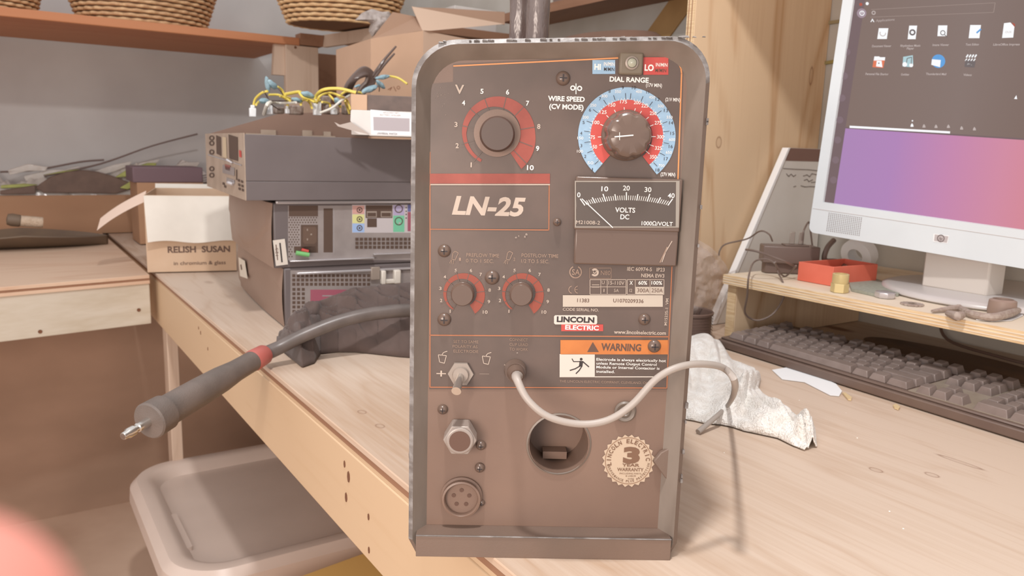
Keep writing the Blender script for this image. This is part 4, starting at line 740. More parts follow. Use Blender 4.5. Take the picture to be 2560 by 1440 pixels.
# ------------------------------------------------------------------ storage bin and yellow box
BIN = mat('grey_bin_plastic', (208,190,178), 0.35, c2=(200,182,170), scale=(5, 5, 5)); YBX = mat('yellow_plastic', (226,184,112), 0.5)
t = thing('storage_bin', 'grey lidded storage bin on the floor under the bench', 'storage bin', loc=(0.55, 1.58, -0.75))
def rr(ins, r): return rrect(0.195+ins, 1.285+ins, 0.90-ins, 1.86-ins, r, 10)
def loopstack(b, loops, closeb=True, closet=True):
    n = len(loops[0][0]); vs = [(p[0], p[1], z) for l, z in loops for p in l]
    fs = [(k*n+i, k*n+(i+1) % n, (k+1)*n+(i+1) % n, (k+1)*n+i) for k in range(len(loops)-1) for i in range(n)]
    if closeb: fs.append(tuple(range(n-1, -1, -1)))
    if closet: fs.append(tuple(range((len(loops)-1)*n, len(loops)*n)))
    return b.raw(vs, fs)
loopstack(MB().use(BIN), [(rr(.09, .06), -.7495), (rr(.028, .09), -.475)]).build('tub', t)
loopstack(MB().use(BIN), [(rr(.004, .10), -.472), (rr(0, .105), -.468), (rr(.002, .105), -.440), (rr(.016, .09), -.4255), (rr(.034, .078), -.424), (rr(.046, .068), -.4285), (rr(.060, .058), -.4480), (rr(.068, .052), -.4495)]).build('lid', t)
loopstack(MB().use(BIN), [(rrect(.245, 1.44, .262, 1.60, .006), -.4495), (rrect(.246, 1.442, .261, 1.598, .005), -.4425)], closeb=False).build('lid_rib', t)
t = thing('storage_box', 'yellow plastic box beside the grey storage bin', 'storage box', loc=(0.5, 1.1, -0.75))
MB().use(YBX).hexa([(.36,.86,-.7495),(.82,.93,-.7495),(.80,1.20,-.7495),(.36,1.14,-.7495),(.31,.80,-.44),(.86,.88,-.44),(.82,1.262,-.44),(.31,1.185,-.44)]).build('tub', t, bevel=0.004)
MB().use(YBX).hexa([(.30,.79,-.438),(.87,.87,-.438),(.83,1.272,-.438),(.30,1.195,-.438),(.30,.79,-.42),(.87,.87,-.42),(.83,1.272,-.42),(.30,1.195,-.42)]).build('lid', t, bevel=0.004)
# ------------------------------------------------------------------ monitor
mdir = Vector((-0.1420, 0.9879, 0.0623)).normalized(); ta = R(-1)
nh = mdir.cross(Vector((0, 0, 1))).normalized(); uz = nh.cross(mdir).normalized(); uz = uz if uz.z > 0 else -uz
mup = (uz*math.cos(ta)+nh*math.sin(ta)).normalized(); mx = -mdir; my = mup.cross(mx).normalized()
Lg = P(2355, 597, x=1.12); org = Lg+mdir*0.2-mup*0.0225
MN = Matrix(((mx.x, my.x, mup.x, org.x), (mx.y, my.y, mup.y, org.y), (mx.z, my.z, mup.z, org.z), (0, 0, 0, 1))); IN_ = MN.inverted()
MSIL = mat('monitor_silver', (216,222,226), 0.45, c2=(208,214,218), scale=(6, 6, 6)); MSID = mat('monitor_edge', (196,184,180), 0.35)
def emat(name, c, s_=1.0):
    m = bpy.data.materials.new(name); m.use_nodes = True; b = m.node_tree.nodes['Principled BSDF']; b.inputs['Base Color'].default_value = (.01, .01, .01, 1); b.inputs['Roughness'].default_value = 0.45; b.inputs['Specular IOR Level'].default_value = 0.2
    b.inputs['Emission Color'].default_value = lin(c); b.inputs['Emission Strength'].default_value = s_; MATS[name] = m; return m
def egrad(name, stops, axis=0, x0=0.0, x1=0.376):
    m = emat(name, stops[0][1]); nt = m.node_tree; N = nt.nodes; L = nt.links; b = N['Principled BSDF']
    tc = N.new('ShaderNodeTexCoord'); sp = N.new('ShaderNodeSeparateXYZ'); L.new(tc.outputs['Object'], sp.inputs[0]); mr = N.new('ShaderNodeMapRange'); L.new(sp.outputs[axis], mr.inputs[0]); mr.inputs[1].default_value = x0; mr.inputs[2].default_value = x1
    cr = N.new('ShaderNodeValToRGB'); L.new(mr.outputs[0], cr.inputs[0]); e = cr.color_ramp.elements
    e[0].position = stops[0][0]; e[0].color = lin(stops[0][1]); e[1].position = stops[-1][0]; e[1].color = lin(stops[-1][1])
    for p_, c_ in stops[1:-1]: q = e.new(p_); q.color = lin(c_)
    L.new(cr.outputs[0], b.inputs['Emission Color']); return m
MW, MH = 0.408, 0.375; SX0, SZ0, SX1, SZ1 = 0.0165, 0.0500, 0.3915, 0.3560
mo = thing('monitor', 'silver flat-panel monitor with a lit purple desktop, tilted on the low plywood shelf', 'monitor', M=MN)
b = MB(MN).use(MSIL); o_ = rrect(0, 0, MW, MH, .010, 5); i_ = [(SX0, SZ0), (SX1, SZ0), (SX1, SZ1), (SX0, SZ1)]
b.flat([o_, i_], lambda u, v, h: (u, 0.0, v))
n = len(o_); b.raw([(p[0], 0.0, p[1]) for p in o_]+[(p[0]*(1)+(0), 0.022, p[1]) for p in o_], [(i, (i+1) % n, (i+1) % n+n, i+n) for i in range(n)])
b.raw([(p[0], 0.0, p[1]) for p in i_]+[(p[0]+(0.0008 if p[0] < .2 else -.0008), 0.004, p[1]+(.0008 if p[1] < .2 else -.0008)) for p in i_], [(i, (i+1) % 4, (i+1) % 4+4, i+4) for i in range(4)])
b.build('bezel', mo, sharp=50)
b = MB(MN).use(MSID).hexa([(.004,.022,.004),(MW-.004,.022,.004),(MW-.03,.06,.03),(.03,.06,.03),(.004,.022,MH-.004),(MW-.004,.022,MH-.004),(MW-.03,.06,MH-.03),(.03,.06,MH-.03)]); b.build('back_shell', mo, bevel=.003)
b = MB(MN).use(MSID); b.box((0.002, -0.0006, 0.0385), (MW-.002, 0.0002, 0.0389)).build('seam', mo, smooth=False)
PUR = egrad('desktop_wallpaper', [(0.0, (168,132,180)), (0.30, (174,130,182)), (0.5, (194,132,172)), (0.68, (206,136,160)), (1, (216,130,120))])
OVL = egrad('menu_overlay', [(0.0, (126,106,98)), (0.5, (130,112,106)), (1, (112,88,78))]); LAU = emat('launcher_strip', (116,96,98)); EW = emat('screen_white', (250,250,252)); EG = emat('screen_grey', (190,176,172)); ELN = emat('screen_line', (156,138,130))
EO = emat('screen_orange', (224,120,86)); EBL = emat('screen_blue', (96,160,220)); ETL = emat('screen_teal', (176,206,212)); EDK = emat('screen_dark', (110,100,100)); EPN = emat('screen_glow', (160,140,150)); ERD = emat('screen_red', (176,84,66))
f = Face('screen', 0.0040, 'lit screen with application icons over a purple desktop', M=MN)
f.b.use(PUR).raw([(SX0, .004, SZ0), (SX1, .004, SZ0), (SX1, .004, SZ1), (SX0, .004, SZ1)], [(0, 1, 2, 3)]).use(LAU).raw([(SX0, .0038, SZ0), (SX0+.0165, .0038, SZ0), (SX0+.0165, .0038, SZ1), (SX0, .0038, SZ1)], [(0, 1, 2, 3)])
u, vt = FP(2125, 318, .0038, IN_); f.b.use(OVL).raw([(SX0+.0165, .0038, vt), (SX1, .0038, vt), (SX1, .0038, SZ1), (SX0+.0165, .0038, SZ1)], [(0, 1, 2, 3)]); f.b.use(LAU).raw([(SX0+.0165, .0038, vt-.0022), (SX1, .0038, vt-.0022), (SX1, .0038, vt), (SX0+.0165, .0038, vt)], [(0, 1, 2, 3)])
f.dep = 0.0036; f.f = fm(0.0036)
f.line(EW, [(2125,317),(2374,331)], 5.5).line(ELN, [(2178,24),(2488,7)], 1.2).line(ELN, [(2176,43),(2484,31)], 1.2).line(ELN, [(2488,7),(2484,31)], 1.6)
f.arc(EPN, 2154, 33, .1, 12, 0, 359, n=20).arc(ERD, 2152, 11, .1, 4, 0, 359, n=12).arc(EW, 2168, 9, .1, 4, 0, 359, n=12).up().arc(EW, 2155, 33, 4.5, 6.5, 0, 359, n=20).line(EW, [(2155,28),(2155,34)], 1.5).arc(EG, 2184, 32, 2.8, 5.2, 0, 359, n=16)
f.poly(EW, [(2176,55),(2181,46),(2186,55),(2183.5,55),(2181,50),(2178.5,55)]).text(EG, 'Applications', 2213, 50, 6, 46, ang=R(2))
def para(m, x, y, w, h, sh=3): f.poly(m, [(x-w/2+sh, y-h/2),(x+w/2+sh, y-h/2),(x+w/2-sh, y+h/2),(x-w/2-sh, y+h/2)])
def lab(tx, x, y, w): f.text(EG, tx, x, y, 5.5, w, bold=0.02)
para(EW, 2207, 84, 24, 27, 2); para(EW, 2281, 81, 20, 34, 2); para(EW, 2356, 77, 23, 27, 1); para(EW, 2437, 79, 27, 33, 2); f.poly(EW, [(2510,58),(2526,56),(2536,67),(2533,94),(2505,95)])
f.up().arc(EG, 2207, 83, 6, 8, 80, 300, n=20).arc(EDK, 2281, 81, 4, 8, 0, 359, n=20).arc(EDK, 2357, 82, 4.5, 6.5, 0, 359, n=16).line(EDK, [(2362,87),(2368,93)], 2).line(EBL, [(2442,82),(2452,73)], 4).text(EG, 'OUX', 2521, 80, 5, 16).poly(ERD, [(2529,56),(2538,60),(2537,68)])
f.poly(EW, [(2186,141),(2198,141),(2200,143),(2213,143),(2212,152),(2184,152)]).poly(EO, [(2184,150),(2212,151),(2208,170),(2181,168)]).up().poly(EW, [(2192,152),(2204,152),(2206,168),(2190,166)]).arc(EDK, 2197, 158, .1, 2, 0, 359, n=10)
f.poly(ETL, [(2258,142),(2282,138),(2283,160),(2276,168),(2256,166)]).up().arc(EW, 2262, 161, .1, 6, 0, 359, n=16).arc(EW, 2278, 163, .1, 5, 0, 359, n=16).line(EDK, [(2266,158),(2268,146),(2279,143),(2278,160)], 1.8)
f.arc(EBL, 2346, 153, .1, 17, 0, 359, n=30).up().poly(EW, [(2330,148),(2352,150),(2350,168),(2328,162)]).poly(EDK, [(2413,150),(2439,153),(2436,169),(2411,167)])
for i in range(4): f.line(EW, [(2416+i*7,143),(2420+i*7,137)], 3.5).line(EW, [(2413+i*7,152),(2417+i*7,147)], 2.5)
f.text(EW, '>.', 2424, 160, 6, 12)
for tx, x, y, w_ in (('Document Viewer',2204,115,48),('Rhythmbox Music',2276,114,50),('Player',2276,121,18),('Image Viewer',2352,112,41),('Text Editor',2431,111,34),('LibreOffice Impress',2516,111,66),('Personal File Sharing',2192,185,57),('Gwibber',2263,186,21),('Thunderbird Mail',2340,185,51),('Videos',2419,187,21)): lab(tx, x, y, w_)
for x, y, m_ in ((2280,313,EW),(2310,315,EG),(2340,316,EG),(2371,316,EG),(2404,320,EG),(2436,322,EG)): f.poly(m_, [(x-4,y+4),(x-3,y-1),(x,y-5),(x+3,y-1),(x+4,y+4)])
f.arc(EW, 2281, 302, .1, 2, 0, 359, n=8).poly(EW, [(2535,247),(2541,238),(2543,248)])
for i, y in enumerate((130, 190, 245, 300, 350, 400, 450)): f.arc(emat('launcher_icon%d' % i, (126,106,112)), 2131-y*0.105, y, .1, 9, 0, 359, n=14)
f.done(mo)
f = Face('speaker_holes', -0.0003, 'grid of tiny dark speaker holes', M=MN); SPK = mat('speaker_hole', (128,118,118), .7)
for i in range(18):
    for j in range(11):
        x = 2073+i*4.75-j*0.62; y = 533+j*4.35+i*0.72; f.poly(SPK, [(x-1, y-1.4), (x+1, y-1.4), (x+1, y+1.2), (x-1, y+1.2)])
f.done(mo)
f = Face('badge', -0.0004, 'small grey rectangular maker badge', M=MN); f.poly(mat('badge_edge', (232,234,236), .4), [(2334,584),(2373,589),(2369,609),(2332,604)]).up().poly(mat('badge_grey', (184,176,176), .4), [(2337,586),(2371,591),(2367,607),(2335,602)]).up().arc(mat('badge_ink', (112,100,100), .5), 2352, 596, 7, 9.5, 0, 359, n=28).text(MATS['badge_ink'], 'hp', 2352, 596, 8, 9, shear=0.25, bold=0.02); f.done(mo)
sc = P(2382, 745, z=0.111); SC = mat('stand_silver', (204,196,188), 0.4); DISC = mat('stand_base', (196,190,188), 0.3)
bx, by = 1.218, 0.555
b = MB().use(DISC); b.lathe([(.142, .1112), (.146, .114), (.145, .1185), (.137, .1215), (.0001, .1225)], Matrix.Translation((bx, by, 0)) @ Matrix.Diagonal((0.98, 1.02, 1, 1)), n=64); b.build('base_disc', mo, sharp=60)
b = MB().use(SC); a0 = P(2300, 731, x=1.150); a1 = P(2463, 758, x=1.150)
b.hexa([(a0.x, a0.y, .1205), (a0.x+.035, a0.y-.008, .1205), (a1.x+.035, a1.y-.006, .1205), (a1.x, a1.y, .1205), (a0.x+.0, a0.y, .30), (a0.x+.035, a0.y-.008, .30), (a1.x+.035, a1.y-.006, .30), (a1.x, a1.y, .30)]); b.build('column', mo, bevel=.003)
# ------------------------------------------------------------------ leaning board, plastic bag
WED = mat('bright_white', (246,246,246), 0.6); BRD = mat('grey_paper', (230,227,222), 0.75, c2=(222,218,212), scale=(8, 8, 8)); BTOP = mat('brown_band', (134,104,94), 0.7)
t = thing('board', 'white-edged sheet with handwriting, leaning on the divider panel behind the adapter', 'board', loc=(1.2, 0.96, 0.001))
def lx(z): return 1.085+0.165*z/0.323
b = MB().use(BRD).prism([(lx(0), .001), (1.362, .001), (1.362, .323), (lx(.323), .323)], .955, .966, 'y'); b.build('sheet', t, smooth=False)
b = MB().use(WED).prism([(lx(0)-.012, .001), (lx(0), .001), (lx(.323), .323), (lx(.323)-.007, .323)], .953, .967, 'y'); b.build('white_edge', t, bevel=.001)
b = MB().use(BTOP).prism([(lx(.300)+.001, .299), (1.361, .299), (1.361, .3225), (lx(.3225)+.001, .3225)], .9545, .955, 'y'); b.build('top_band', t, smooth=False, label='brown band along the top')
Ms_ = TR(0, .9545, 0); f = Face('handwriting', -0.0003, 'faint pen handwriting', M=Ms_); PEN = mat('pen_ink', (140,130,126), .7)
for ln in ([(1958,421),(1990,423),(2020,424),(2048,427)], [(1966,434),(1972,441),(1978,435),(1984,441),(1990,437)], [(2008,440),(2018,437),(2024,442),(2030,434),(2044,437)], [(2010,451),(2018,448),(2022,454),(2032,449)], [(2002,464),(2012,467),(2026,466),(2042,467)], [(1984,467),(1990,465)], [(2028,456),(2040,455)]): f.line(PEN, ln, 1.7)
f.done(t)
BAG = mat('clear_plastic', (206,190,180), 0.12, alpha=0.42, bump=1.0, scale=(40, 40, 40), bscale=45, spec=0.9)
q = [P(1690, 575, y=.94), P(1742, 600, y=.93), P(1800, 640, y=.92), P(1826, 685, y=.92), P(1815, 730, y=.92), P(1770, 800, y=.93), P(1690, 850, y=.94)]
def bagf(a, h):
    n = len(q)-1; i = min(int(a*n), n-1); e = q[i].lerp(q[i+1], a*n-i); c = Vector((0.90, 0.93, 0.09)); d = c.lerp(e, h); th = 0.018*math.sqrt(max(0, 1-h*h)); d.y = 0.918-th+0.010*noise.noise(d*38)+0.004*noise.noise(d*120); d.z = max(.002, d.z); return d
b = MB().use(BAG); b.grid(bagf, 60, 34); b.grid(lambda a, h: Vector((bagf(a, h).x, 0.938+0.004*noise.noise(Vector((a*9, h*9, 3))), bagf(a, h).z)), 60, 34)
tag(b.build('plastic_bag', recalc=False), 'crumpled clear plastic bag standing between the machine and the leaning sheet', 'plastic bag')
# ------------------------------------------------------------------ mesh cup
MSH = mat('dark_mesh', (112,90,80), 0.45)
t = thing('mesh_cup', 'low dark wire-mesh cup beside the left end of the keyboard', 'cup', loc=(.950, .895, 0))
Mq = Matrix.Translation((.950, .895, 0)); b = MB().use(MSH); b.lathe([(.037, .0022), (.037, .0475), (.0375, .049), (.0385, .0505), (.0400, .049), (.0392, .0455), (.0385, .0455)], Mq, n=44, cap=False); b.lathe([(.0001, .0022), (.037, .0022), (.039, .001), (.0001, .001)], Mq, n=44, cap=False); b.build('rim', t)
b = MB().use(MSH)
for k in range(9): b.lathe([(.0385, .004+k*.0048), (.0392, .0046+k*.0048)], Mq, n=44, cap=False)
b.build('mesh_wall', t)
# ------------------------------------------------------------------ keyboard
KX = TR(0.957, 0.838, 0.0, -92.9) @ Matrix.Rotation(R(2.6), 4, 'X'); U = 0.0205
KBD = mat('keyboard_black', (112,94,84), 0.42, c2=(104,86,78), scale=(20, 20, 20)); KEY = mat('key_black', (136,122,116), 0.28, c2=(126,112,106), scale=(60, 60, 60)); BED = mat('key_bed', (158,146,132), 0.45, c2=(146,132,118), scale=(30, 30, 30))
kb = thing('keyboard', 'long black keyboard lying diagonally in front of the monitor shelf', 'keyboard', M=KX)
b = MB(KX).use(KBD); b.prism([(0, 0.004), (0.004, 0), (0.488, 0), (0.49, 0.004), (0.49, 0.162), (0.484, 0.168), (0.006, 0.168), (0, 0.162)], 0.0015, 0.0135); b.prism([(.003, .006), (.487, .006), (.487, .155), (.484, .160), (.006, .160), (.003, .155)], .0135, .0168); b.build('body', kb, bevel=.0018)
b = MB(KX).use(BED).box((0.322, 0.012, .0168), (.484, .148, .0176)); b.build('key_bed', kb, smooth=False)
def key(x, y, w, hh=0.0095, d=1.0):
    x0 = 0.0125+x*U+.0006; x1 = 0.0125+(x+w)*U-.0006; y0 = y+.0006; y1 = y+U*d-.0006; z0 = 0.0170; i = 0.0038
    b = MB(KX).use(KEY); b.hexa([(x0,y0,z0),(x1,y0,z0),(x1,y1,z0),(x0,y1,z0),(x0+i,y0+i*.9,z0+hh),(x1-i,y0+i*.9,z0+hh),(x1-i,y1-i*.5,z0+hh+.0012),(x0+i,y1-i*.5,z0+hh+.0012)]); return b.build('key', kb, bevel=.0007)
rows = [(.0125, [1.5, 1.25, 1.25, 7.0, 1.25, 1.25, 1.5]), (.0125+U, [2.25]+[1]*10+[2.75]), (.0125+2*U, [1.75]+[1]*11+[2.25]), (.0125+3*U, [1.5]+[1]*12+[1.5]), (.0125+4*U, [1]*13+[2])]
for r_, (y, ws) in enumerate(rows):
    x = 0
    for w_ in ws: key(x, y, w_, 0.0085+0.0010*(r_ == 4)); x += w_
yf = .0125+5.45*U; fx = [0]+[2+i for i in range(4)]+[6.5+i for i in range(4)]+[11+i for i in range(4)]
for x in fx: key(x, yf, 1, .0095)
for x in (15.5, 16.5, 17.5): key(x, yf, 1, .0095); key(x, rows[4][0], 1); key(x, rows[3][0], 1); key(x, rows[0][0], 1)
key(16.5, rows[1][0], 1)
for x in (19, 20, 21, 22):
    for r_ in (1, 2, 3, 4): key(x, rows[r_][0], 1)
for x in (19,): key(x, rows[0][0], 2)
for x in (21, 22): key(x, rows[0][0], 1)
# ------------------------------------------------------------------ mouse pad, cable, scrap
t = tag(MB().use(mat('pad_brown', (124,98,78), 0.7)).lathe([(.1, .0008), (.102, .002), (.100, .0032), (.0001, .0034)], Matrix.Translation((1.235, .60, 0)) @ Matrix.Rotation(R(-93), 4, 'Z') @ Matrix.Diagonal((1.55, .55, 1, 1)), n=50).build('mouse_pad'), 'thin dark oval pad lying under the monitor shelf', 'mouse pad')
t = tag(MB().use(MSH).tube([(1.355, .70, .095), (1.345, .69, .05), (1.32, .66, .012), (1.29, .56, .0085), (1.28, .47, .0075), (1.22, .36, .0075)], .0026, n=8).build('power_cable'), 'dark cable dropping from the back of the shelf onto the bench', 'cable')
PAPER = mat('white_paper', (240,242,244), 0.7)
qq = [P(x, y, z=.0012) for x, y in ((1930,925),(1955,948),(2010,955),(2075,988),(2098,990),(2105,978),(2090,960),(1990,915))]
b = MB().use(PAPER); b.prism([(p.x, p.y) for p in qq], .0008, .0016); tag(b.build('paper_scrap', smooth=False), 'torn white paper scrap sticking out under the keyboard', 'paper')
CHIP = mat('wood_chip', (214,190,148), .7)
def chip(nm, pts, label, m=CHIP, h=.002, cat='chip', z=.0006):
    q = [P(x, y, z=z) for x, y in pts]; return tag(MB().use(m).prism([(p.x, p.y) for p in q], z, z+h).build(nm, smooth=False), label, cat)
chip('wood_chip', [(2106,985),(2112,984),(2129,996),(2128,1002),(2120,1001)], 'small pale wood chip at the end of the torn paper scrap')
chip('wood_chip', [(2232,1016),(2240,1013),(2250,1020),(2246,1026),(2236,1022)], 'tiny wood crumb against the front edge of the keyboard')
# ------------------------------------------------------------------ towel
TOW = mat('terry_towel', (255,254,250), 0.95, c2=(238,232,224), scale=(60, 60, 60), lo=.3, hi=.6, bump=1.0, bscale=420, sheen=.3)
up_ = [(1660,850),(1700,858),(1760,860),(1800,868),(1830,905),(1885,925),(1900,950),(1893,980),(1935,1010),(1985,1045),(2020,1065),(2036,1085),(2040,1118)]
lo_ = [(1650,1034),(1665,1038),(1680,1042),(1700,1047),(1730,1052),(1765,1060),(1800,1062),(1830,1068),(1860,1078),(1900,1086),(1945,1096),(1985,1116),(2012,1126)]
def tow(a, h):
    n = len(up_)-1; i = min(int(a*n), n-1); t_ = a*n-i; e = P(*lo_[i], z=.001).lerp(P(*lo_[i+1], z=.001), t_); g = P(*up_[i], z=.001).lerp(P(*up_[i+1], z=.001), t_)
    p_ = e.lerp(g, h); ed = (math.sin(h*math.pi)**0.5)*min(1, (1-a)*7+.35)
    zz = 0.006+0.020*(0.4+noise.noise(Vector((a*6, h*2.5, 4.2))))+0.011*noise.noise(Vector((a*17+h*6, h*5, 1.2)))+(0.016*math.exp(-((a-.52)/.05)**2))+(0.005*math.exp(-((a-.90)/.03)**2))+0.020*math.exp(-((a-.2)/.14)**2)*h
    p_.z = 0.0015+max(0, zz)*ed+0.0007*noise.noise(p_*400)*ed; return p_
b = MB().use(TOW); b.grid(tow, 190, 60); o = b.build('towel', recalc=False); md = o.modifiers.new('thick', 'SOLIDIFY'); md.thickness = .0012; md.offset = 1
tag(o, 'crumpled white terry towel on the bench right of the machine', 'towel')
# ------------------------------------------------------------------ things on the monitor shelf
BLP = mat('adapter_black', (116,98,90), .4); Z0 = .1115
t = thing('power_adapter', 'black power adapter brick with its two prongs pointing up', 'power adapter', loc=(1.13, .83, Z0)); Ma = TR(1.118, .838, Z0, -36)
b = MB(Ma).use(BLP).prism([(-.040, -.014), (.040, -.014), (.043, .0), (.038, .016), (-.038, .016), (-.043, 0)], .0, .045); b.build('lower_case', t, bevel=.002)
b = MB(Ma).use(BLP).prism([(-.047, -.018), (.0, -.024), (.047, -.018), (.044, .020), (-.044, .020)], .018, .047); b.build('upper_case', t, bevel=.002)
b = MB(Ma).use(BLP).box((-.010, -.012, .047), (.030, .012, .049)); b.build('plug_face', t, bevel=.0008)
for x in (.004, .019): MB(Ma).use(GREYM).box((x-.0045, -.001, .049), (x+.0045, .001, .070)).build('prong', t, bevel=.001)
CBL = mat('adapter_cord', (118,102,94), .35)
def cord(pts, lab_, r_=.0015): return tag(MB().use(CBL).tube(pts, r_, n=8).build('cord'), lab_, 'cord')
MB().use(CBL).tube([P(1931,603,y=.84), P(1922,585,y=.84), P(1900,578,y=.86), P(1868,597,y=.90), P(1815,610,y=.935), P(1800,625,y=.935), P(1797,640,y=.935)], .0014, n=8).build('cord', t)
MB().use(CBL).tube([P(1865,624,y=.83), P(1890,628,y=.80), P(1930,642,y=.79), P(1965,655,y=.78), P(1990,668,y=.79)], .0018, n=8).build('cord', t)
cord([P(1990,664,y=.775), P(1965,690,z=.113), P(1950,682,z=.120), P(1938,660,z=.135), P(1915,648,z=.14), P(1885,655,z=.135), P(1872,690,y=.77), P(1868,740,y=.78), P(1862,780,y=.80), P(1880,798,y=.80), P(1905,799,y=.79), P(1935,782,y=.78), P(1958,745,y=.77), P(1958,710,y=.77), P(1945,680,z=.122), P(1938,655,z=.14)], 'thin black cord looping below the edge of the monitor shelf')
cord([P(2005,602,y=.82), P(2010,575,y=.82), P(2022,555,y=.83), P(2026,575,y=.83), P(2032,620,y=.83), P(2042,650,y=.83)], 'thin black cord arching up beside the lower left corner of the monitor')
cord([P(2085,600,y=.80), P(2068,620,y=.80), P(2062,650,y=.80), P(2095,655,y=.79), P(2125,680,y=.74)], 'thicker dark cord curving into the red tray', .0045)
RTR = mat('red_tray', (224,116,94), .5, c2=(214,106,84), scale=(20, 20, 20))
t = thing('tray', 'small bright red open tray on the monitor shelf', 'tray', loc=(1.118, .745, Z0)); Mt = Matrix.Translation((0, 0, Z0)); c4 = [(1.066, .778), (1.066, .715), (1.170, .707), (1.178, .772)]
b = MB(Mt).use(RTR); cx_, cy_ = 1.12, .743
c4i = [(x+(.003 if x < cx_ else -.003), y+(.003 if y < cy_ else -.003)) for x, y in c4]
vs = [(x, y, 0) for x, y in c4]+[(x, y, .030) for x, y in c4]+[(x, y, .030) for x, y in c4i]+[(x, y, .003) for x, y in c4i]
b.raw(vs, [(0, 1, 2, 3)]+[(k*4+i, k*4+(i+1) % 4, (k+1)*4+(i+1) % 4, (k+1)*4+i) for k in range(3) for i in range(4)]+[(12, 13, 14, 15)]); b.build('tray_body', t, bevel=.0006)
tag(MB().use(SILV).cyl((1.085, .735, .1165), (1.15, .748, .130), .0045).build('metal_rod'), 'short shiny metal rod lying in the red tray', 'rod')
q = P(2098, 730, z=Z0); BRS = mat('brass', (206,186,134), .35, metal=.15)
t = thing('brass_fitting', 'small brass hose fitting standing at the shelf edge by the red tray', 'fitting', loc=q); Mb_ = Matrix.Translation(q)
MB(Mb_).use(BRS).lathe([(.0128, 0), (.0128, .013), (.0118, .0135)], n=6).build('hex_base', t, bevel=.0005); MB(Mb_).use(BRS).lathe([(.0112, .0135), (.0116, .0145), (.0116, .0270), (.0104, .0275), (.0080, .0275), (.0080, .024), (.0001, .024)], n=28).build('collar', t)
chip('scouring_pad', [(2122,712),(2190,703),(2262,728),(2245,741),(2190,742),(2128,728)], 'flat grey-green scouring pad between the red tray and the monitor base', mat('pad_green', (158,160,148), .9, c2=(146,148,136), scale=(200, 200, 200)), .004, 'scouring pad', Z0)
q = P(2212, 744, z=Z0); tag(MB(Matrix.Translation(q)).use(SILV).lathe([(.013, 0), (.0145, .003), (.014, .008), (.010, .009), (.0001, .009)], n=8).build('cap_nut', bevel=.0006), 'shiny faceted metal cap on the shelf in front of the monitor base', 'cap')
q = P(2280, 762, z=Z0); RST = mat('rusty_metal', (150,132,122), .6, c2=(170,156,146), scale=(200, 200, 200))
b = MB(Matrix.Translation(q)).use(RST); g = []
for i in range(32): r_ = .015 if i % 2 else .013; a = 2*math.pi*i/32; g.append((r_*math.cos(a), r_*math.sin(a)))
b.flat([g, circ(0, 0, .006, 16)], lambda u, v, h: (u, v, .002)); b.raw([(x, y, z) for z in (0, .002) for x, y in g], [(i, (i+1) % 32, (i+1) % 32+32, i+32) for i in range(32)]); tag(b.build('washer'), 'toothed grey washer lying flat by the monitor base', 'washer')
t = thing('pliers', 'dark hand tool with a curved arm lying in front of the monitor base', 'tool', loc=P(2420, 780, z=Z0))
MB().use(RST).tube([P(2330,778,z=.114), P(2370,772,z=.116), P(2400,770,z=.117)], [.002, .004, .005], n=8).build('handle', t)
MB().use(RST).tube([P(2370,783,z=.116), P(2392,790,z=.117), P(2404,788,z=.117)], [.004, .006, .005], n=10).build('jaw', t)
MB().use(RST).tube([P(2395,768,z=.117), P(2430,785,z=.117), P(2480,793,z=.117), P(2520,785,z=.118), P(2545,776,z=.118)], [.004, .0045, .005, .0055, .004], n=10).build('curved_arm', t)
q = P(2503, 785, z=Z0); tag(MB(Matrix.Translation(q)).use(mat('clamp_brown', (150,128,116), .5)).lathe([(.016, 0), (.017, .004), (.016, .018), (.012, .020), (.012, .006), (.0001, .006)], n=30).build('cap'), 'round brownish cap at the right end of the hand tool', 'cap')
chip('foil_scrap', [(2440,800),(2500,788),(2556,775),(2558,790),(2530,802),(2480,804)], 'crumpled silver foil under the hand tool at the shelf edge', mat('foil', (216,216,218), .3), .0008, 'foil', Z0)
q = P(2140, 655, z=Z0+.001); q = Vector((1.262, .80, Z0+.030))
t = tag(MB(Matrix.Translation(q) @ Matrix.Rotation(R(70), 4, 'Y') @ Matrix.Rotation(R(0), 4, 'X')).use(WPL).lathe([(.014, -.012), (.016, -.012), (.029, -.010), (.030, .010), (.016, .012), (.014, .012), (.014, -.012)], n=36, cap=False).build('tape_roll'), 'white tape roll half hidden behind the lower edge of the monitor', 'tape roll')
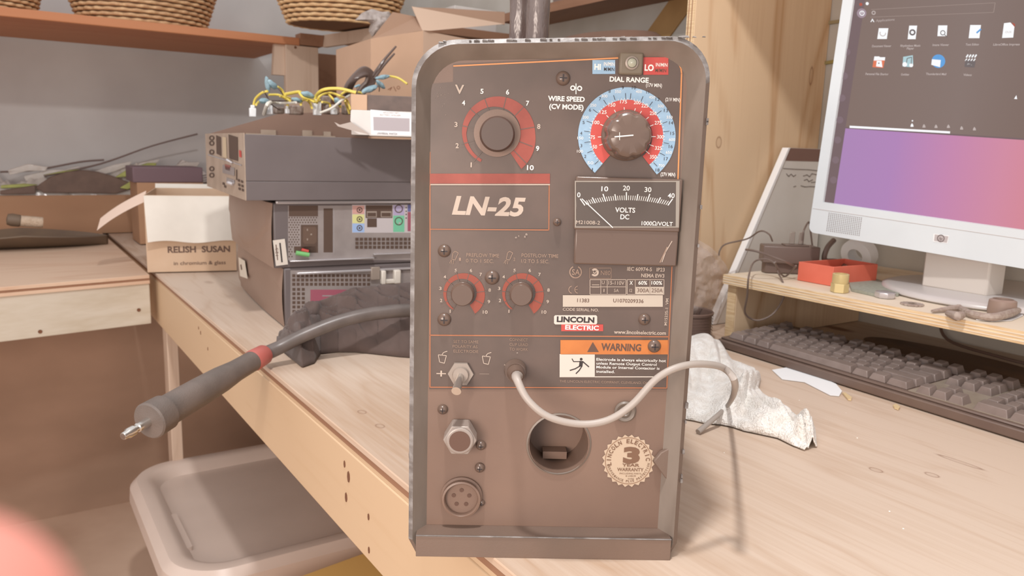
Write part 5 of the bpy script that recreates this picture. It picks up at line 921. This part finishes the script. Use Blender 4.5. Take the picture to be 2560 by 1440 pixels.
# ------------------------------------------------------------------ baskets, cardboard, things on the shelves
WK = mat('wicker', (204,162,118), .6, c2=(224,190,144), scale=(60, 60, 60)); WKD = mat('wicker_brown', (188,148,110), .6, c2=(214,178,136), scale=(60, 60, 60)); WKI = mat('wicker_inside', (122,90,66), .8)
def basket(M, rx, ry, h, flare, m, label, rws=11, n=30, nm='wicker_basket'):
    t = thing(nm, label, 'basket', M=M)
    b = MB(M).use(WKI)
    b.grid(lambda a, hh: Vector(((rx-.004)*(1+flare*hh)*math.cos(a*6.2832), (ry-.004)*(1+flare*hh)*math.sin(a*6.2832), .003+hh*(h-.004))), 48, 2, closeu=True); b.lathe([(.0001, .003), (1, .003)], Matrix.Diagonal((rx-.003, ry-.003, 1, 1)), n=48, cap=False); b.build('lining', t)
    b = MB(M).use(m)
    for r_ in range(rws):
        z = .006+(h-.012)*r_/(rws-1); k = 1+flare*z/h; pts = []
        for i in range(n*2): a = math.pi*i/n; w_ = .0035*math.cos(math.pi*i+math.pi*r_); pts.append(((rx*k+w_)*math.cos(a), (ry*k+w_)*math.sin(a), z))
        b.tube(pts, (h/rws)*.42, n=6, sub=2, closed=True)
    b.build('weave', t, sharp=80)
    b = MB(M).use(m); b.tube([(rx*(1+flare)*math.cos(a*.2094), ry*(1+flare)*math.sin(a*.2094), h) for a in range(30)], .007, n=8, sub=1, closed=True); b.build('rim', t); return t
basket(TR(.395, 2.56, .6175, 8), .165, .125, .11, .22, WKD, 'second wicker basket from the left on the orange-toned shelf', 9)
basket(TR(-.02, 2.57, .6175), .145, .12, .10, .15, WKD, 'leftmost wicker basket on the orange-toned shelf, cut off by the frame edge', 9)
basket(TR(.865, 2.235, .636, -20), .142, .105, .13, .38, WK, 'honey-coloured woven basket sitting where the two shelves meet', 11, 26)
tag(MB(TR(1.07, 2.36, .6305)).use(mat('white_enamel', (218,216,208), .4)).lathe([(.020, 0), (.021, .004), (.0205, .15), (.019, .152), (.0185, .006), (.0001, .006)], n=28).build('white_cup'), 'tall white cylinder beside the honey-coloured basket', 'cylinder')
GRB = mat('grey_bag', (190,180,174), .5, c2=(164,152,146), scale=(60, 60, 60), bump=.8, bscale=60)
qb = [(888,50),(905,32),(930,22),(955,30),(972,28),(985,45),(965,58),(950,80),(930,92),(923,80),(930,60),(915,48)]
def blob(px, dep, th, m, nm, label, cat, seed=0, amp=.010, bot=None):
    q = [P(x, y, y=dep) for x, y in px]; c = sum(q, Vector())/len(q); b = MB().use(m)
    for sgn in (1, -1):
        def fn(a, h):
            n = len(q); i = int(a*n) % n; e = q[i].lerp(q[(i+1) % n], a*n-int(a*n)); d = c.lerp(e, h); w_ = th*math.sqrt(max(0, 1-h*h)); d.y = dep-sgn*w_+(amp*noise.noise(d*45+Vector((seed, 0, 0)))+amp*.5*noise.noise(d*110))*(1 if h < .99 else 0); return d
        b.grid(fn, 80, 18)
    return tag(b.build(nm, recalc=False), label, cat)
blob(qb, 1.95, .02, GRB, 'plastic_bag', 'crumpled grey plastic bag hanging over the shelf edge by the cardboard box', 'plastic bag', 2)
# cardboard box
CB = mat('cardboard', (200,166,140), .8, c2=(192,158,132), scale=(6, 6, 6)); CBI = mat('cardboard_inside', (164,132,110), .85); CBL2 = mat('cardboard_light', (206,178,156), .8)
c0 = P(927, 240, y=1.62); Mk = TR(c0.x, 1.62, 0.0, -4); Ik = Mk.inverted(); w1 = FP(1058, 100, 0, Ik)[0]; zt = FP(930, 97, 0, Ik)[1]; zt2 = FP(1056, 76, 0, Ik)[1]; zb = .35
t = thing('cardboard_box', 'open brown cardboard box with raised flaps behind the machine', 'box', M=Mk @ Matrix.Translation((0, 0, .002)))
b = MB(Mk).use(CB); b.hexa([(0, 0, .002), (w1, 0, .002), (w1, .003, .002), (0, .003, .002), (0, 0, zt), (w1, 0, zt2), (w1, .003, zt2), (0, .003, zt)]); b.box((0, .003, .002), (.003, .25, zt)).box((.003, .247, .002), (w1+.22, .25, zt)).box((.003, .003, .002), (w1, .247, .006)); b.build('box', t, smooth=False)
b = MB(Mk).use(CBL2); b.hexa([(w1, 0, .002), (w1+.22, .09, .002), (w1+.22, .093, .002), (w1, .003, .002), (w1, 0, zt2), (w1+.22, .09, zt2+.0), (w1+.22, .093, zt2), (w1, .003, zt2)]); b.build('side_panel', t, smooth=False)
def flp(nm, pts, m, ds):
    q = [FP(x, y, d, Ik)+(d,) for (x, y), d in zip(pts, ds)]; b = MB(Mk).use(m); v = [(a, d, c) for a, c, d in q]+[(a, d+.003, c) for a, c, d in q]; b.hexa(v); b.build(nm, t, smooth=False)
flp('flap', [(930,97),(1056,76),(1042,42),(983,30)], CBI, (0, 0, .06, .05)); flp('flap', [(1056,76),(1075,77),(1262,60),(1030,16)], CBL2, (.0, .0, .10, .06))
flp('flap', [(1040,18),(1262,62),(1262,30),(1110,20)], CBI, (.16, .16, .19, .19))
f = Face('marker_scribble', -0.0006, 'thin marker scribble', M=Mk); MK = mat('marker_ink', (150,104,80), .8); f.line(MK, [(970,224),(980,218),(975,226)], 1.6).line(MK, [(984,216),(990,228)], 1.6).arc(MK, 996, 219, 3, 4.4, 0, 359, n=14); f.done(t)
SK = mat('dark_sack', (118,88,72), .85, c2=(106,80,66), scale=(9, 9, 9), bump=.3, bscale=30)
b = MB().use(SK)
def sack(a, h): th = a*6.2832; k = (1-max(0, h-.72)**2*6.5) if h > .72 else 1; r_ = .125*max(.02, k)*(1+.07*noise.noise(Vector((math.cos(th)*1.4, math.sin(th)*1.4, h*3)))); return Vector((1.165+r_*math.cos(th)*1.25, 1.40+r_*math.sin(th)*2.1, .002+h*.555))
b.grid(sack, 60, 40, closeu=True); tag(b.build('sack', recalc=False), 'big dark brown sack standing behind the machine below the right shelf', 'sack')
tag(MB().use(WCARD).box((1.12, 2.02, .6315), (1.26, 2.12, .70)).build('carton', bevel=.001), 'pale carton on the dark shelf above the cardboard box flaps', 'box')
tag(MB().use(mat('dark_carton', (120,100,92), .6)).box((1.265, 1.55, .687), (1.36, 1.75, .74)).build('carton', bevel=.001), 'dark carton on the narrow board along the right wall', 'box')
# ------------------------------------------------------------------ left bench: plastic-wrapped flowers, leaf, pointed dish, roller
CEL = mat('cellophane', (222,214,206), .10, alpha=.55, bump=1.0, bscale=38, spec=1.0)
rnd = random.Random(11)
def cell(x0, x1, y0, y1, z0, hgt, seed, label):
    b = MB().use(CEL)
    def fn(a, h): x = x0+(x1-x0)*a; y = y0+(y1-y0)*h; e = (math.sin(a*math.pi)**.4)*(math.sin(h*math.pi)**.5); return Vector((x, y, z0+e*hgt*(.50+.55*noise.noise(Vector((x*11+seed, y*9, 1)))+.22*noise.noise(Vector((x*34+seed, y*26, 3)))+.07*noise.noise(Vector((x*90, y*60, seed))))))
    b.grid(fn, 150, 40); return tag(b.build('cellophane', recalc=False, sharp=25), label, 'plastic wrap')
cell(-.32, .24, 2.50, 2.895, .116, .075, 3, 'crinkled clear cellophane wrapping heaped along the ledge at far left') if False else None
cell(-.30, .20, 2.80, 2.895, .117, .125, 3, 'crinkled clear cellophane heaped on the ledge at far left')
cell(.19, .46, 2.80, 2.895, .117, .15, 8, 'crinkled clear cellophane bunched on the ledge nearer the cream carton')
GL = mat('leaf_green', (170,174,96), .5, c2=(140,144,84), scale=(30, 30, 30)); DL = mat('dark_leaf', (110,88,76), .6, c2=(98,78,68), scale=(30, 30, 30))
def leaf(nm, px, dep, m, label, cat='leaf', w=.6, th=.004):
    q = [P(x, y, y=dep) for x, y in px]; b = MB().use(m); v = [(p.x, p.y, p.z) for p in q]+[(p.x, p.y+.012, p.z+.001) for p in q]; n = len(q)
    b.raw(v, [tuple(range(n)), tuple(range(2*n-1, n-1, -1))]+[(i, (i+1) % n, (i+1) % n+n, i+n) for i in range(n)]); o = b.build(nm, bevel=.002); return tag(o, label, cat)
leaf('leaf', [(88,470),(125,444),(165,430),(205,426),(245,430),(280,440),(330,458),(330,472),(290,484),(200,482),(110,482)], 2.79, DL, 'broad dark brown leaf lying on the ledge in front of the cellophane')
leaf('leaf', [(0,478),(88,464),(90,484),(0,486)], 2.785, DL, 'narrow dark leaf at the far left end of the ledge')
leaf('leaf', [(288,444),(320,424),(370,408),(392,408),(385,428),(340,440)], 2.80, GL, 'yellow-green leaf pointing towards the folded white paper')
leaf('leaf', [(2,464),(60,460),(95,462),(60,469),(2,471)], 2.80, GL, 'thin yellow-green leaf at the far left of the ledge')
leaf('leaf', [(110,438),(160,428),(200,424),(160,431)], 2.80, GL, 'thin yellow-green blade behind the broad dark leaf')
leaf('leaf', [(300,470),(330,452),(352,456),(345,462),(320,474)], 2.785, GL, 'small yellow-green leaf tucked between the broad dark leaf and the cream carton')
for i, (x0, y0, x1, y1) in enumerate(((20,400,120,392),(60,415,190,398),(130,406,260,412),(240,402,330,378),(300,398,400,372),(10,444,110,436),(420,396,500,380))):
    y0 += 26; y1 += 26
    leaf('cellophane_strip', [(x0, y0), ((x0+x1)/2, y0-16), (x1, y1), (x1-6, y1+10), ((x0+x1)/2, y0+2), (x0+4, y0+12)], 2.82+.01*(i % 3), CEL, 'shiny creased cellophane fold, %s' % ('leftmost of the upper folds', 'second of the upper folds from the left', 'fold above the broad dark leaf', 'fold where the long twig rises', 'fold just left of the folded white sleeve', 'lowest fold at the far left above the green leaf', 'fold behind the folded white sleeve')[i], 'plastic wrap')
TWG = mat('twig', (112,94,88), .7)
tag(MB().use(TWG).tube([P(110,440,y=2.83), P(250,410,y=2.82), P(380,365,y=2.80), P(494,335,y=2.78)], [.004, .003, .0025, .003], n=7).build('twig'), 'long thin dark twig rising to the right out of the cellophane', 'twig')
tag(MB().use(TWG).tube([P(0,430,y=2.83), P(90,425,y=2.84), P(200,405,y=2.83), P(260,400,y=2.83)], .003, n=7).build('twig'), 'short dark twig among the cellophane at far left', 'twig')
FAN = mat('folded_white', (222,214,210), .5)
b = MB().use(FAN); o_ = P(392, 452, y=2.83)
def fan(a, h): ang_ = R(62-a*52); r_ = .03+h*.135; return o_+Vector((r_*math.cos(ang_)*1.1, (.006 if int(a*22) % 2 else -.006)*h+.04*h, r_*math.sin(ang_)*.62-.02))
b.grid(fan, 22, 6); o = b.build('folded_paper', smooth=False, recalc=False); tag(o, 'pleated white plastic sleeve fanning up behind the open cream carton', 'plastic sleeve')
DG = mat('olive_dark', (116,98,80), .6, c2=(104,88,74), scale=(12, 12, 12))
t = thing('dish', 'dark olive pointed shallow dish on the left bench', 'dish', loc=P(120, 600, z=.002))
e0 = P(-40, 610, z=.003); e1 = P(275, 600, z=.003); yc = 2.50
def dish(a, h):
    x = -.115+a*.375; w_ = .105*(max(0, 1-((a-.42)/.58)**2 if a > .42 else 1-((.42-a)/.62)**2))**.7; th = (h-.5)*math.pi; return Vector((x, yc+w_*math.sin(th)*1.0, .004+(.040)*(1-abs(a-.45)*.7)*(abs(math.sin(th))**2.2)))
b = MB().use(DG); b.grid(dish, 60, 30); o = b.build('shell', t, recalc=False); md = o.modifiers.new('thick', 'SOLIDIFY'); md.thickness = .005; md.offset = 0
t = thing('paint_roller', 'small fluffy cream roller with a dark cap resting on the dark pointed dish', 'roller', loc=P(55, 565, y=2.46))
a_ = P(18, 548, y=2.43); m_ = P(48, 552, y=2.43); e_ = P(103, 556, y=2.43)
MB().use(DG).lathe([(.004, -.002), (.014, 0), (.017, .010), (.016, .028), (.014, .03)], Matrix.Translation(a_) @ (m_-a_).to_track_quat('Z', 'Y').to_matrix().to_4x4(), n=24).build('cap', t)
MB().use(mat('fluffy_cream', (206,186,164), .95, bump=1.0, bscale=300, c2=(190,168,146), scale=(90, 90, 90))).lathe([(.013, 0), (.0145, .004), (.0145, .05), (.013, .054), (.0001, .054)], Matrix.Translation(m_) @ (e_-m_).to_track_quat('Z', 'Y').to_matrix().to_4x4(), n=24).build('sleeve', t)
# ------------------------------------------------------------------ fingertip of the photographer, close to the lens
SKIN = mat('skin', (238,160,148), .5, c2=(224,146,128), scale=(60, 60, 60)); NAIL = mat('nail', (236,186,172), .25)
tip = PD(-285, 1745, .034); t = thing('person_finger', 'blurred pink fingertip poking into the bottom left corner', 'person', M=Matrix.Translation(tip))
fd = (PD(-900, 2500, .055)-tip).normalized()
prof = [(.0001, -.0085), (.003, -.0080), (.0055, -.0065), (.0074, -.0030), (.0080, .002), (.0078, .010), (.0074, .016), (.0080, .022), (.0084, .030), (.0084, .045)]
MB().use(SKIN).lathe(prof, Matrix.Translation(tip) @ fd.to_track_quat('Z', 'Y').to_matrix().to_4x4(), n=28).build('finger', t, sharp=80)
q_ = fd.to_track_quat('Z', 'Y').to_matrix().to_4x4(); MB().use(NAIL).grid(lambda a, h: (Matrix.Translation(tip) @ q_) @ Vector((.0083*math.cos(R(60+60*a)), .0083*math.sin(R(60+60*a)), -.004+h*.010)), 10, 6).build('nail', t)
# speckles of dust and glue on the bench
SPK2 = mat('white_speck', (238,232,222), .7)
rnd = random.Random(5); b = MB().use(SPK2)
for i in range(46):
    x = rnd.uniform(.45, .98); y = rnd.uniform(.05, .62); r_ = rnd.uniform(.0004, .0011); b.lathe([(r_, 0), (r_*.7, r_*.6), (.00001, r_*.8)], Matrix.Translation((x, y, .0002)), n=6)
o = b.build('sawdust', origin=(.7, .3, 0)); tag(o, 'scattered white specks of sawdust on the bench at lower right', 'sawdust'); o['kind'] = 'stuff'
# ------------------------------------------------------------------ light
W = bpy.data.worlds.new('World'); C.world = W; W.use_nodes = True; bg = W.node_tree.nodes['Background']; bg.inputs[0].default_value = lin((252, 250, 252)); bg.inputs[1].default_value = 0.98
def area(name, loc, target, size, power, col):
    l = bpy.data.lights.new(name, 'AREA'); l.shape = 'DISK'; l.size = size; l.energy = power; l.color = lin(col)[:3]
    o = bpy.data.objects.new(name, l); COL.objects.link(o); o.location = loc; o.rotation_euler = (Vector(target)-Vector(loc)).to_track_quat('-Z', 'Y').to_euler(); return o
area('ceiling_lamp', (0.10, 0.26, 1.45), (0.4, 0.9, 0), 0.10, 16, (253, 250, 248))
area('warm_fill', (-0.95, -0.35, 0.32), (0.5, 1.1, 0.0), 0.7, 19, (255, 236, 222))  # unseen warm fill, added to lift the machine's lower front and the under-bench dark
